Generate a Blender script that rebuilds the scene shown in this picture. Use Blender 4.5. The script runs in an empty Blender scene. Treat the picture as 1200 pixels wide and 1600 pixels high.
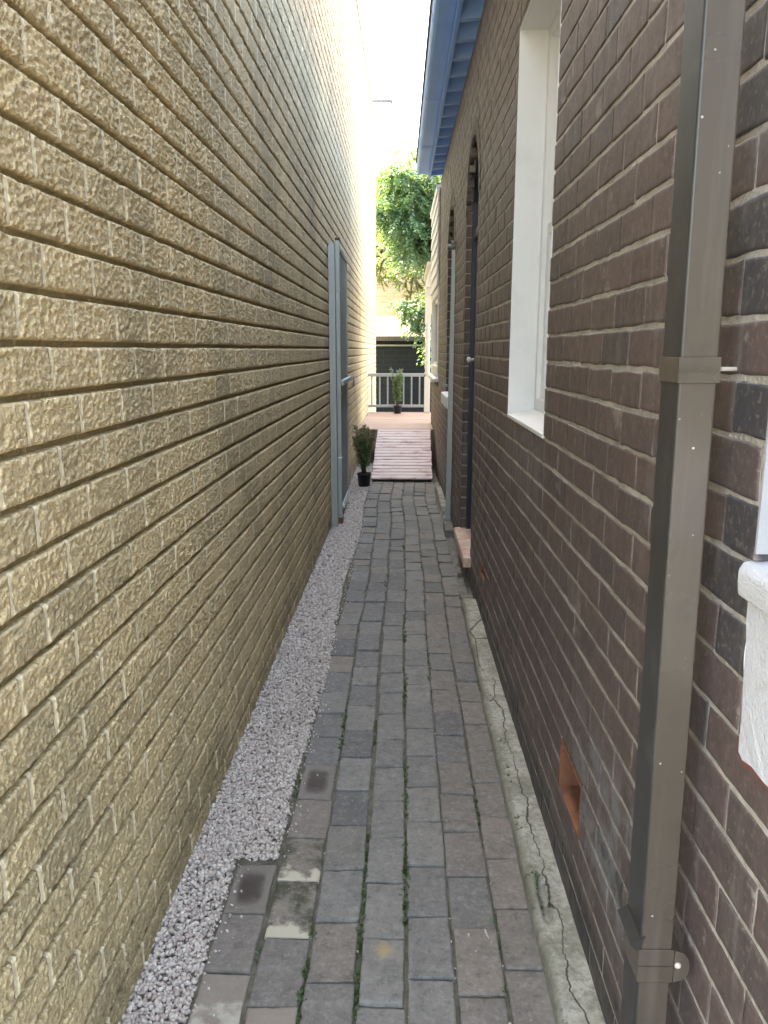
import bpy, bmesh, math, random
import numpy as np
from mathutils import Vector, Matrix, Euler

random.seed(7)
RNG = np.random.default_rng(11)
R = math.radians
scene = bpy.context.scene
COL = scene.collection

# ------------------------------------------------------------------ camera
cam_d = bpy.data.cameras.new("camera")
cam = bpy.data.objects.new("camera", cam_d)
COL.objects.link(cam)
cam_d.sensor_fit = 'VERTICAL'
cam_d.sensor_height = 24.0
cam_d.lens = 1210.0 / 1600.0 * 24.0
cam_d.clip_start = 0.02
cam_d.clip_end = 2000
cam.location = (0, 0, 1.6)
cam.rotation_euler = (R(90) - math.atan2(254, 1210), 0, math.atan2(30, math.hypot(254, 1210)))
scene.camera = cam

# ------------------------------------------------------------------ light
SUN_EL, SUN_AZ = R(50), R(-62)          # azimuth from +Y, clockwise seen from above
world = bpy.data.worlds.new("World")
scene.world = world
world.use_nodes = True
wn = world.node_tree
bg = wn.nodes['Background']
sky = wn.nodes.new('ShaderNodeTexSky')
sky.sky_type = 'NISHITA'
sky.sun_disc = False
sky.sun_elevation = SUN_EL
sky.sun_rotation = SUN_AZ
sky.dust_density = 4.0
sky.air_density = 1.0
wn.links.new(sky.outputs[0], bg.inputs[0])
bg.inputs[1].default_value = 0.15
sun_d = bpy.data.lights.new("sun", 'SUN')
sun_d.energy = 2.0
sun_d.angle = R(0.5)
sun_d.color = (1.0, 0.93, 0.82)
sun = bpy.data.objects.new("sun", sun_d)
COL.objects.link(sun)
S = Vector((math.sin(SUN_AZ) * math.cos(SUN_EL), math.cos(SUN_AZ) * math.cos(SUN_EL), math.sin(SUN_EL)))
sun.rotation_euler = S.to_track_quat('Z', 'Y').to_euler()
sun.location = S * 40
vs = scene.view_settings
vs.view_transform = 'Standard'
vs.look = 'None'
vs.gamma = 1.0
vs.exposure = 4.2
vs.use_white_balance = True
vs.white_balance_temperature = 8000
vs.white_balance_tint = 6
scene.cycles.max_bounces = 12
scene.cycles.diffuse_bounces = 8
scene.cycles.transparent_max_bounces = 12

# ------------------------------------------------------------------ numpy noise
def h01(ix, iy, seed=0):
    n = (ix.astype(np.int64) * 374761393 + iy.astype(np.int64) * 668265263 + int(seed) * 144269504) & 0xffffffff
    n = ((n ^ (n >> 13)) * 1274126177) & 0xffffffff
    n = ((n ^ (n >> 16)) * 2246822519) & 0xffffffff
    n = n ^ (n >> 15)
    return n / 4294967295.0

def vnoise(x, y, seed=0):
    xi = np.floor(x); yi = np.floor(y)
    fx = x - xi; fy = y - yi
    fx = fx * fx * (3 - 2 * fx); fy = fy * fy * (3 - 2 * fy)
    a = h01(xi, yi, seed); b = h01(xi + 1, yi, seed)
    c = h01(xi, yi + 1, seed); d = h01(xi + 1, yi + 1, seed)
    return (a * (1 - fx) + b * fx) * (1 - fy) + (c * (1 - fx) + d * fx) * fy

def fbm(x, y, seed=0, octs=3):
    s = 0; a = 1; t = 0
    for o in range(octs):
        s = s + a * vnoise(x, y, seed + o * 17); t += a
        x = x * 2.03; y = y * 2.03; a *= .5
    return s / t

# ------------------------------------------------------------------ object helpers
def mesh_np(verts, faces, attrs=None, smooth=False, midx=None):
    """verts Nx3, faces: array Mx4 / Mx3 or list of such arrays."""
    me = bpy.data.meshes.new("mesh")
    verts = np.asarray(verts, dtype=np.float32)
    fl = faces if isinstance(faces, list) else [faces]
    fl = [np.asarray(f, dtype=np.int32) for f in fl if len(f)]
    nl = sum(f.size for f in fl); nf = sum(len(f) for f in fl)
    me.vertices.add(len(verts)); me.loops.add(nl); me.polygons.add(nf)
    me.vertices.foreach_set("co", verts.ravel())
    me.loops.foreach_set("vertex_index", np.concatenate([f.ravel() for f in fl]))
    tot = np.concatenate([np.full(len(f), f.shape[1], np.int32) for f in fl])
    me.polygons.foreach_set("loop_start", np.concatenate([[0], np.cumsum(tot)[:-1]]).astype(np.int32))
    if smooth is True:
        me.polygons.foreach_set("use_smooth", np.ones(nf, bool))
    elif smooth is not False:
        me.polygons.foreach_set("use_smooth", np.asarray(smooth, bool))
    if midx is not None:
        me.polygons.foreach_set("material_index", np.asarray(midx, np.int32))
    for k, v in (attrs or {}).items():
        a = me.attributes.new(k, 'FLOAT', 'POINT')
        a.data.foreach_set("value", np.asarray(v, np.float32).ravel())
    me.update(calc_edges=True)
    me.validate()
    return me

def link(name, me, mats, parent=None, loc=(0, 0, 0), rot=(0, 0, 0)):
    o = bpy.data.objects.new(name, me)
    COL.objects.link(o)
    if me is not None:
        for m in (mats if isinstance(mats, (list, tuple)) else [mats]):
            me.materials.append(m)
    o.location = loc; o.rotation_euler = rot
    if parent: o.parent = parent
    return o

def tag(o, label=None, cat=None, group=None, kind=None):
    if label: o['label'] = label
    if cat: o['category'] = cat
    if group: o['group'] = group
    if kind: o['kind'] = kind
    return o

def empty(name, label, cat, loc=(0, 0, 0), rz=0, group=None):
    return tag(link(name, None, [], None, loc, (0, 0, rz)), label, cat, group)

class MB:
    """collects simple shapes in one bmesh"""
    def __init__(s): s.bm = bmesh.new()
    def box(s, x0, x1, y0, y1, z0, z1, bev=0.0, seg=2, rot=None, mi=0):
        m = Matrix.Translation(((x0+x1)/2, (y0+y1)/2, (z0+z1)/2))
        if rot: m = m @ Euler(rot).to_matrix().to_4x4()
        m = m @ Matrix.Diagonal((abs(x1-x0), abs(y1-y0), abs(z1-z0), 1))
        tmp = bmesh.new()
        bmesh.ops.create_cube(tmp, size=1, matrix=m)
        if bev: bmesh.ops.bevel(tmp, geom=list(tmp.edges), offset=bev, segments=seg, profile=.5, affect='EDGES')
        for f in tmp.faces: f.material_index = mi
        s._join(tmp); return s
    def _join(s, tmp):
        me = bpy.data.meshes.new("t"); tmp.to_mesh(me); tmp.free(); s.bm.from_mesh(me); bpy.data.meshes.remove(me)
    def prism(s, pts, axis, a0, a1, bev=0, mi=0):
        """pts 2D polygon extruded along axis ('x','y','z') from a0 to a1"""
        tmp = bmesh.new()
        def P(p, a):
            return {'x': (a, p[0], p[1]), 'y': (p[0], a, p[1]), 'z': (p[0], p[1], a)}[axis]
        v0 = [tmp.verts.new(P(p, a0)) for p in pts]; v1 = [tmp.verts.new(P(p, a1)) for p in pts]
        n = len(pts)
        tmp.faces.new(v0); tmp.faces.new(v1[::-1])
        for i in range(n): tmp.faces.new((v0[i], v1[i], v1[(i+1) % n], v0[(i+1) % n]))
        bmesh.ops.recalc_face_normals(tmp, faces=tmp.faces)
        if bev: bmesh.ops.bevel(tmp, geom=list(tmp.edges), offset=bev, segments=2, profile=.5, affect='EDGES')
        for f in tmp.faces: f.material_index = mi
        s._join(tmp); return s
    def lathe(s, prof, cx, cy, n=16, smooth=True, sq=None):
        tmp = bmesh.new(); rings = []
        for r, z in prof:
            rings.append([tmp.verts.new((cx + r*math.cos(2*math.pi*i/n), cy + r*math.sin(2*math.pi*i/n), z)) for i in range(n)])
        for a, b in zip(rings, rings[1:]):
            for i in range(n):
                f = tmp.faces.new((a[i], a[(i+1) % n], b[(i+1) % n], b[i])); f.smooth = smooth
        tmp.faces.new(rings[0][::-1]); tmp.faces.new(rings[-1])
        s._join(tmp); return s
    def tube(s, pts, rad, n=8):
        tmp = bmesh.new(); rings = []
        pts = [Vector(p) for p in pts]
        rr = rad if isinstance(rad, (list, tuple)) else [rad]*len(pts)
        for i, p in enumerate(pts):
            d = (pts[min(i+1, len(pts)-1)] - pts[max(i-1, 0)]).normalized()
            a = d.orthogonal().normalized() if abs(d.z) > .9 else d.cross(Vector((0, 0, 1))).normalized()
            b = d.cross(a)
            rings.append([tmp.verts.new(p + rr[i]*(a*math.cos(2*math.pi*k/n) + b*math.sin(2*math.pi*k/n))) for k in range(n)])
        for a, b in zip(rings, rings[1:]):
            for i in range(n):
                f = tmp.faces.new((a[i], a[(i+1) % n], b[(i+1) % n], b[i])); f.smooth = True
        tmp.faces.new(rings[0][::-1]); tmp.faces.new(rings[-1])
        bmesh.ops.recalc_face_normals(tmp, faces=tmp.faces)
        s._join(tmp); return s
    def build(s, name, mats, parent=None, loc=(0, 0, 0), rot=(0, 0, 0)):
        me = bpy.data.meshes.new("mesh"); s.bm.to_mesh(me); s.bm.free()
        return link(name, me, mats, parent, loc, rot)

# ------------------------------------------------------------------ shader helpers
class NT:
    def __init__(s, name):
        s.m = bpy.data.materials.new(name); s.m.use_nodes = True
        s.t = s.m.node_tree; s.b = s.t.nodes['Principled BSDF']; s.out = s.t.nodes['Material Output']
    def n(s, typ, ins=None, **kw):
        nd = s.t.nodes.new(typ)
        for k, v in kw.items(): setattr(nd, k, v)
        for k, v in (ins or {}).items(): s.set(nd.inputs[k], v)
        return nd
    def set(s, sock, v):
        if isinstance(v, bpy.types.NodeSocket): s.t.links.new(v, sock)
        else: sock.default_value = v
    def math(s, op, a, b=0.0, c=None, clamp=False):
        nd = s.n('ShaderNodeMath', operation=op, use_clamp=clamp)
        s.set(nd.inputs[0], a); s.set(nd.inputs[1], b)
        if c is not None: s.set(nd.inputs[2], c)
        return nd.outputs[0]
    def mix(s, f, a, b, blend='MIX'):
        nd = s.n('ShaderNodeMix', data_type='RGBA', blend_type=blend)
        s.set(nd.inputs[0], f)
        for i, v in ((6, a), (7, b)):
            s.set(nd.inputs[i], (*v, 1) if isinstance(v, tuple) and len(v) == 3 else v)
        return nd.outputs[2]
    def obj(s): return s.n('ShaderNodeTexCoord').outputs['Object']
    def mapping(s, scale, vec=None):
        return s.n('ShaderNodeMapping', {'Vector': vec or s.obj(), 'Scale': scale}).outputs[0]
    def noise(s, scale, detail=3, rough=.55, vec=None, dist=0.0):
        return s.n('ShaderNodeTexNoise', {'Vector': vec or s.obj(), 'Scale': scale, 'Detail': detail, 'Roughness': rough, 'Distortion': dist}).outputs[0]
    def ramp(s, f, stops, interp='LINEAR'):
        nd = s.n('ShaderNodeValToRGB', {'Fac': f}); cr = nd.color_ramp; cr.interpolation = interp
        while len(cr.elements) < len(stops): cr.elements.new(1)
        for e, (p, c) in zip(cr.elements, stops):
            e.position = p; e.color = (*c, 1) if isinstance(c, tuple) else (c, c, c, 1)
        return nd.outputs[0]
    def step(s, v, a, b):
        return s.n('ShaderNodeMapRange', {'Value': v, 'From Min': a, 'From Max': b}, interpolation_type='SMOOTHSTEP').outputs[0]
    def attr(s, name): return s.n('ShaderNodeAttribute', attribute_name=name).outputs['Fac']
    def bump(s, h, strength=.3, dist=.01, normal=None):
        ins = {'Height': h, 'Strength': strength, 'Distance': dist}
        if normal: ins['Normal'] = normal
        return s.n('ShaderNodeBump', ins).outputs[0]
    def fin(s, color=None, rough=None, normal=None, metal=None, spec=None):
        for k, v in (('Base Color', color), ('Roughness', rough), ('Normal', normal), ('Metallic', metal), ('Specular IOR Level', spec)):
            if v is not None:
                if k == 'Base Color' and isinstance(v, tuple) and len(v) == 3: v = (*v, 1)
                s.set(s.b.inputs[k], v)
        return s.m

def paint(name, col, rough=.5, var=.15, scale=6, bump=.08, metal=0.0, dirt=None, dirt_amt=.5, dscale=3):
    t = NT(name)
    n1 = t.noise(scale, 4)
    c = t.mix(t.math('MULTIPLY', n1, var*2), col, tuple(x*.6 for x in col))
    if dirt:
        n2 = t.noise(dscale, 6, .7)
        c = t.mix(t.math('MULTIPLY', t.step(n2, .5, .7), dirt_amt), c, dirt)
    n3 = t.noise(scale*14, 3)
    r = t.math('ADD', t.math('MULTIPLY', n1, .2), rough-.1)
    return t.fin(c, r, t.bump(n3, bump, .004), metal)

M = {}
M['grey_render'] = paint('grey_painted_render', (.36, .37, .39), .7, .15, 12, .3)
M['white'] = paint('white_paint', (.78, .79, .78), .45, .06, 4, .05, dirt=(.5, .5, .47), dirt_amt=.25)
M['old_white'] = paint('old_white_paint', (.58, .59, .62), .65, .1, 14, .7, dirt=(.36, .34, .31), dirt_amt=.45, dscale=12)
M['weather'] = paint('weatherboard_paint', (.72, .73, .72), .5, .08, 5, .1)
M['navy'] = paint('navy_paint', (.012, .018, .04), .35, .2, 5, .05)
M['blue'] = paint('flare_blue_eave', (.24, .50, .97), .45, .1, 3, .05)  # blue of the lens flare put into the gutter and fascia colour
M['bluedk'] = paint('flare_blue_rafter', (.34, .56, .95), .5, .12, 5, .06)  # rafters carry the same lens flare tint in their base colour
M['galv'] = paint('galvanised_steel', (.37, .40, .39), .42, .14, 7, .04, .3, dirt=(.36, .37, .35), dirt_amt=.4, dscale=12)
M['galvdk'] = paint('corrugated_steel', (.32, .36, .36), .45, .14, 4, .04, .25)
M['rust'] = paint('rusty_steel', (.19, .075, .045), .8, .3, 20, .2)
M['bronze'] = paint('bronze_painted_steel', (.082, .066, .051), .26, .06, 3, .02, dirt=(.056, .046, .037), dirt_amt=.6, dscale=5)
def fleck(m):
    nt = m.node_tree; b_ = nt.nodes['Principled BSDF']; src = b_.inputs['Base Color'].links[0].from_socket
    tc = nt.nodes.new('ShaderNodeTexCoord'); vo = nt.nodes.new('ShaderNodeTexVoronoi'); vo.inputs['Scale'].default_value = 34; nt.links.new(tc.outputs['Object'], vo.inputs['Vector'])
    mp = nt.nodes.new('ShaderNodeMapping'); mp.inputs['Scale'].default_value = (40, 40, 2.5); nt.links.new(tc.outputs['Object'], mp.inputs[0])
    no = nt.nodes.new('ShaderNodeTexNoise'); no.inputs['Scale'].default_value = 1.0; no.inputs['Detail'].default_value = 6; nt.links.new(mp.outputs[0], no.inputs['Vector'])
    def mr(s, a, c, hi):
        r = nt.nodes.new('ShaderNodeMapRange'); nt.links.new(s, r.inputs[0]); r.inputs[1].default_value = a; r.inputs[2].default_value = c; r.inputs[3].default_value = 0; r.inputs[4].default_value = hi; return r.outputs[0]
    for f_, col in ((mr(no.outputs[0], .5, .75, .5), (.13, .115, .1, 1)), (mr(vo.outputs['Distance'], .075, .045, .9), (.5, .46, .4, 1))):
        mx = nt.nodes.new('ShaderNodeMix'); mx.data_type = 'RGBA'; nt.links.new(f_, mx.inputs[0]); nt.links.new(src, mx.inputs[6]); mx.inputs[7].default_value = col; src = mx.outputs[2]
    nt.links.new(src, b_.inputs['Base Color'])
fleck(M['bronze'])
M['bronze'].node_tree.nodes['Principled BSDF'].inputs['Specular IOR Level'].default_value = .85
M['dark_steel'] = paint('dark_scuffed_steel', (.035, .034, .033), .3, .1, 4, .03, dirt=(.11, .105, .1), dirt_amt=.35, dscale=16)  # darker scuffed steel for the pipe's alley face and the clip flare
M['bolt'] = paint('cream_bolt', (.6, .53, .46), .4, .1, 30, .05)
M['pot'] = paint('black_plastic', (.012, .013, .018), .45, .1, 10, .03)
M['soil'] = paint('potting_soil', (.06, .045, .035), .95, .4, 60, .8)
M['glass'] = paint('dark_window_glass', (.02, .022, .025), .06, .05, 2, 0)
M['dark'] = paint('dark_interior', (.015, .015, .018), .8, .1, 2, 0)
M['terra'] = paint('terracotta', (.25, .10, .052), .85, .3, 25, .4, dirt=(.07, .045, .035), dirt_amt=.85, dscale=16)
M['railpaint'] = paint('pale_grey_paint', (.34, .38, .40), .5, .1, 6, .05)
M['cream'] = paint('cream_paint', (.70, .67, .6), .6, .1, 3, .1)
M['charcoal'] = paint('charcoal_gutter', (.03, .036, .042), .4, .1, 3, .02)
M['bark'] = paint('bark', (.12, .09, .065), .9, .4, 12, .8)
M['rooftile'] = paint('orange_roof_tile', (.5, .2, .1), .8, .2, 5, .3)
M['palert'] = paint('faded_terracotta_roof', (.2, .12, .085), .8, .15, 4, .2)
M['alum'] = paint('dull_metal_rod', (.12, .13, .14), .5, .05, 5, 0, .3)
M['corr'] = paint('cream_corrugated_iron', (.13, .098, .08), .7, .12, 3, .05)

# rough beige split-face brick (left wall); rows/joints follow the mesh
LZ0, LMOD, LLEN, LY0 = .069, .096, .235, 1.511
def left_mat():
    t = NT('beige_split_face_brick')
    sx = t.n('ShaderNodeSeparateXYZ', {'Vector': t.obj()}); y, z = sx.outputs[1], sx.outputs[2]
    wob = t.noise(14, 2)
    row = t.math('FLOOR', t.math('DIVIDE', t.math('SUBTRACT', z, LZ0), LMOD))
    even = t.math('SUBTRACT', 1.0, t.math('PINGPONG', row, 1.0))
    u = t.math('ADD', t.math('DIVIDE', t.math('SUBTRACT', y, LY0), LLEN), t.math('MULTIPLY', even, .5))
    fu = t.math('FRACT', u)
    d = t.math('MULTIPLY', t.math('MINIMUM', fu, t.math('SUBTRACT', 1.0, fu)), LLEN)
    d = t.math('ADD', d, t.math('MULTIPLY', t.math('SUBTRACT', wob, .5), .006))
    joint = t.math('SUBTRACT', 1.0, t.step(d, .006, .0088))
    idv = t.n('ShaderNodeCombineXYZ', {'X': t.math('FLOOR', u), 'Y': row}).outputs[0]
    rnd = t.n('ShaderNodeTexWhiteNoise', {'Vector': idv}, noise_dimensions='2D').outputs[0]
    gz = t.math('MULTIPLY', t.math('FRACT', t.math('DIVIDE', t.math('SUBTRACT', z, LZ0), LMOD)), LMOD)
    groove = t.math('SUBTRACT', 1.0, t.step(gz, .010, .014))
    fine = t.noise(70, 4, .65)
    c = t.mix(rnd, (.84, .645, .365), (.71, .55, .32))
    c = t.mix(t.math('MULTIPLY', t.step(fine, .45, .7), .4), c, (.46, .37, .21))
    grain = t.noise(150, 3, .6)
    c = t.mix(t.math('MULTIPLY', t.step(grain, .55, .68), .5), c, (.88, .77, .56))
    c = t.mix(t.math('MULTIPLY', t.math('SUBTRACT', 1.0, t.step(grain, .32, .45)), .5), c, (.36, .28, .15))
    big = t.noise(1.1, 5, .62)
    gr = t.math('MULTIPLY', t.step(t.math('ADD', big, t.math('MULTIPLY', rnd, .06)), .5, .78), .5)
    c = t.mix(gr, c, (.25, .225, .16))
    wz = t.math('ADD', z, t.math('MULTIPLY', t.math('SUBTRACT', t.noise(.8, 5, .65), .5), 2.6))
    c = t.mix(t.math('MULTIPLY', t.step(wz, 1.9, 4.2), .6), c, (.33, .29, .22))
    strk = t.noise(1.0, 5, .6, vec=t.mapping((1, 9, .5)))
    c = t.mix(t.math('MULTIPLY', t.step(strk, .55, .75), .25), c, (.3, .26, .18))
    # lichen and dirt splashed on the lowest courses
    low = t.math('SUBTRACT', 1.0, t.step(t.math('ADD', z, t.math('MULTIPLY', t.noise(3.5, 5), .55)), .28, .62))
    c = t.mix(t.math('MULTIPLY', low, t.math('MULTIPLY', t.noise(22, 4), .95)), c, (.12, .11, .07))
    c = t.mix(t.math('MULTIPLY', joint, .9), c, (.93, .79, .55))
    c = t.mix(t.math('MULTIPLY', groove, .8), c, (.26, .205, .10))
    hb = t.math('ADD', t.math('MULTIPLY', t.noise(1.0, 4, .6, vec=t.mapping((60, 55, 95))), 1.4), t.math('MULTIPLY', t.noise(190, 3), .5))
    hb = t.math('MULTIPLY', hb, t.math('SUBTRACT', 1.0, t.math('MULTIPLY', joint, .7)))
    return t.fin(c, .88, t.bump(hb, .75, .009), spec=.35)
M['left'] = left_mat()

def house_brick_mat():
    t = NT('dark_clinker_brick')
    rnd = t.attr('rnd')
    c = t.ramp(rnd, [(0, (.045, .046, .053)), (.08, (.066, .06, .062)), (.22, (.090, .068, .064)), (.6, (.122, .087, .078)), (.9, (.105, .073, .067)), (1, (.142, .108, .098))])
    n1 = t.noise(24, 5, .6)
    c = t.mix(t.math('MULTIPLY', t.step(n1, .4, .75), .45), c, (.055, .046, .043))
    n4 = t.noise(75, 5, .7)
    c = t.mix(t.math('MULTIPLY', t.step(n4, .54, .64), .6), c, (.21, .165, .14))
    c = t.mix(t.math('MULTIPLY', t.math('SUBTRACT', 1.0, t.step(n4, .3, .4)), .6), c, (.03, .026, .025))
    sm = t.noise(7, 6, .7)
    c = t.mix(t.math('MULTIPLY', t.step(sm, .6, .66), .45), c, (.33, .30, .26))
    st = t.noise(1.0, 5, .65, vec=t.mapping((1, 22, 3)))
    c = t.mix(t.math('MULTIPLY', t.step(st, .53, .74), .55), c, (.21, .19, .175))
    sp = t.noise(3.1, 6, .7)
    c = t.mix(t.math('MULTIPLY', t.step(sp, .58, .72), .5), c, (.2, .19, .185))
    ru = t.noise(1.0, 4, .6, vec=t.mapping((1, 30, 2.2)))
    c = t.mix(t.math('MULTIPLY', t.step(ru, .68, .8), .35), c, (.16, .07, .045))
    sx = t.n('ShaderNodeSeparateXYZ', {'Vector': t.obj()}); hy, hz = sx.outputs[1], sx.outputs[2]
    def band(v, a, b_, w): return t.math('MULTIPLY', t.step(v, a - w, a + w), t.math('SUBTRACT', 1.0, t.step(v, b_ - w, b_ + w)))
    # white runs below the deep window's sill, and a bloom of salt beside the low vent
    run = t.math('MULTIPLY', band(hy, 2.6, 3.6, .06), band(hz, 1.02, 1.33, .12))
    run = t.math('MULTIPLY', run, t.step(t.noise(1.0, 5, .65, vec=t.mapping((1, 34, 1.6))), .44, .62))
    c = t.mix(t.math('MULTIPLY', run, .55), c, (.27, .265, .26))
    salt = t.math('MULTIPLY', band(hy, 1.32, 2.0, .14), band(hz, .30, .66, .1))
    salt = t.math('MULTIPLY', salt, t.step(t.noise(9, 6, .7), .42, .6))
    c = t.mix(t.math('MULTIPLY', salt, .65), c, (.26, .265, .275))
    dots = t.n('ShaderNodeTexVoronoi', {'Vector': t.obj(), 'Scale': 26}).outputs['Distance']
    c = t.mix(t.math('MULTIPLY', t.math('SUBTRACT', 1.0, t.step(dots, .03, .06)), .5), c, (.42, .4, .36))
    hb = t.math('ADD', n1, t.math('MULTIPLY', t.noise(120, 4), .35))
    z = t.n('ShaderNodeSeparateXYZ', {'Vector': t.obj()}).outputs[2]
    tar = t.math('SUBTRACT', 1.0, t.step(t.math('ADD', z, t.math('MULTIPLY', t.noise(2.2, 4), .05)), .195, .205))
    c = t.mix(t.math('MULTIPLY', tar, t.math('ADD', .35, t.math('MULTIPLY', n1, .7))), c, (.022, .022, .024))
    return t.fin(c, t.math('ADD', t.math('MULTIPLY', n1, .3), .36), t.bump(hb, .3, .004), spec=.45)
M['hbrick'] = house_brick_mat()

def mortar_mat():
    t = NT('lime_mortar')
    n1 = t.noise(9, 5, .65); n2 = t.noise(90, 4, .7)
    c = t.mix(t.step(n1, .3, .7), (.5, .465, .405), (.33, .30, .255))
    c = t.mix(t.math('MULTIPLY', t.step(n2, .5, .7), .4), c, (.22, .19, .16))
    return t.fin(c, .95, t.bump(t.math('ADD', n2, n1), .8, .008), spec=.2)
M['mortar'] = mortar_mat()

def paver_mat():
    t = NT('worn_brick_paver')
    rnd, pu, pv, st = t.attr('rnd'), t.attr('pu'), t.attr('pv'), t.attr('stain')
    c = t.ramp(rnd, [(0, (.118, .116, .113)), (.3, (.168, .164, .154)), (.55, (.215, .206, .186)), (.75, (.165, .152, .136)), (.9, (.2, .172, .148)), (1, (.22, .19, .15))])
    n1 = t.noise(9, 6, .7); n2 = t.noise(70, 6, .75); n3 = t.noise(3, 4); n5 = t.noise(26, 6, .7)
    c = t.mix(t.math('MULTIPLY', t.step(n1, .4, .72), .5), c, (.10, .097, .09))
    c = t.mix(t.math('MULTIPLY', t.step(n5, .5, .66), .45), c, (.27, .26, .235))
    c = t.mix(t.math('MULTIPLY', t.math('SUBTRACT', 1.0, t.step(n5, .33, .46)), .5), c, (.075, .072, .066))
    c = t.mix(t.math('MULTIPLY', t.step(n2, .52, .64), .45), c, (.30, .29, .265))
    c = t.mix(t.math('MULTIPLY', t.math('SUBTRACT', 1.0, t.step(n2, .33, .44)), .5), c, (.06, .057, .053))
    c = t.mix(t.math('MULTIPLY', t.step(n3, .5, .75), .3), c, (.15, .14, .115))
    # one-off marks on single pavers: 1 dark soot blotch, 2 mortar splash, 3 moss, 4 yellow smear
    def isk(k): return t.math('COMPARE', st, float(k), .2)
    au = t.math('ABSOLUTE', t.math('SUBTRACT', pu, .5)); av = t.math('ABSOLUTE', t.math('SUBTRACT', pv, .5))
    rr = t.math('ADD', t.math('POWER', t.math('MULTIPLY', au, 2.6), 4.0), t.math('POWER', t.math('MULTIPLY', av, 2.5), 4.0))
    blot = t.math('SUBTRACT', 1.0, t.step(t.math('ADD', rr, t.math('MULTIPLY', n1, 1.9)), .8, 1.9))
    c = t.mix(t.math('MULTIPLY', isk(1), .6), c, (.19, .165, .14))
    c = t.mix(t.math('MULTIPLY', isk(1), t.math('MULTIPLY', blot, .93)), c, (.05, .038, .033))
    spl = t.step(t.math('ADD', t.noise(7, 5, .6), t.math('MULTIPLY', t.math('SUBTRACT', .45, pv),   .45)), .53, .64)
    c = t.mix(t.math('MULTIPLY', isk(2), .65), c, (.27, .23, .19))
    c = t.mix(t.math('MULTIPLY', isk(2), t.math('MULTIPLY', spl, t.math('ADD', .35, n1))), c, (.46, .43, .36))
    mo = t.step(t.noise(11, 6, .7), .42, .6)
    c = t.mix(t.math('MULTIPLY', isk(3), mo), c, (.06, .062, .035))
    spl2 = t.step(t.math('ADD', t.noise(13, 5, .6), t.math('MULTIPLY', t.math('SUBTRACT', .3, pv), .8)), .5, .66)
    c = t.mix(t.math('MULTIPLY', isk(3), spl2), c, (.48, .44, .34))
    ye = t.math('SUBTRACT', 1.0, t.step(t.math('ADD', t.math('ADD', t.math('MULTIPLY', au, 2.2), t.math('MULTIPLY', t.math('ABSOLUTE', t.math('SUBTRACT', pv, .8)), 4.0)), t.math('MULTIPLY', n1, .8)), .5, 1.3))
    c = t.mix(t.math('MULTIPLY', isk(4), t.math('MULTIPLY', ye, .7)), c, (.42, .31, .15))
    wh = t.step(t.noise(17, 3, .5, dist=1.5), .66, .7)
    c = t.mix(t.math('MULTIPLY', isk(5), t.math('MULTIPLY', wh, .8)), c, (.5, .47, .43))
    dots = t.n('ShaderNodeTexVoronoi', {'Vector': t.obj(), 'Scale': 17}).outputs['Distance']
    c = t.mix(t.math('MULTIPLY', t.math('SUBTRACT', 1.0, t.step(dots, .03, .05)), .6), c, (.5, .48, .44))
    hb = t.math('ADD', n1, t.math('MULTIPLY', n2, .6))
    return t.fin(c, t.math('ADD', t.math('MULTIPLY', n2, .25), .62), t.bump(hb, .55, .007), spec=.3)
M['paver'] = paver_mat()

def gravel_mat():
    t = NT('crushed_pale_gravel')
    c = t.ramp(t.attr('rnd'), [(0, (.42, .35, .30)), (.35, (.55, .475, .42)), (.7, (.63, .56, .50)), (.93, (.72, .66, .59)), (1, (.48, .34, .28))])
    n = t.noise(140, 3)
    c = t.mix(t.math('MULTIPLY', n, .35), c, (.28, .26, .25))
    return t.fin(c, .85, t.bump(n, .4, .003), spec=.3)
M['gravel'] = gravel_mat()

def dirt_mat(name, a, b, sc=12):
    t = NT(name); n1 = t.noise(sc, 6, .7); n2 = t.noise(sc*9, 4, .7)
    c = t.mix(t.step(n1, .35, .65), a, b); c = t.mix(t.math('MULTIPLY', t.step(n2, .6, .7), .5), c, (.3, .28, .25))
    return t.fin(c, .95, t.bump(t.math('ADD', n1, n2), .8, .01), spec=.2)
M['bed'] = dirt_mat('sandy_joint_soil', (.17, .155, .125), (.09, .09, .062))
M['earth'] = dirt_mat('grey_concrete_ground', (.27, .25, .22), (.2, .19, .165), 3)
M['rubble'] = dirt_mat('rubble_concrete', (.25, .24, .21), (.15, .145, .125), 18)

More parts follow.
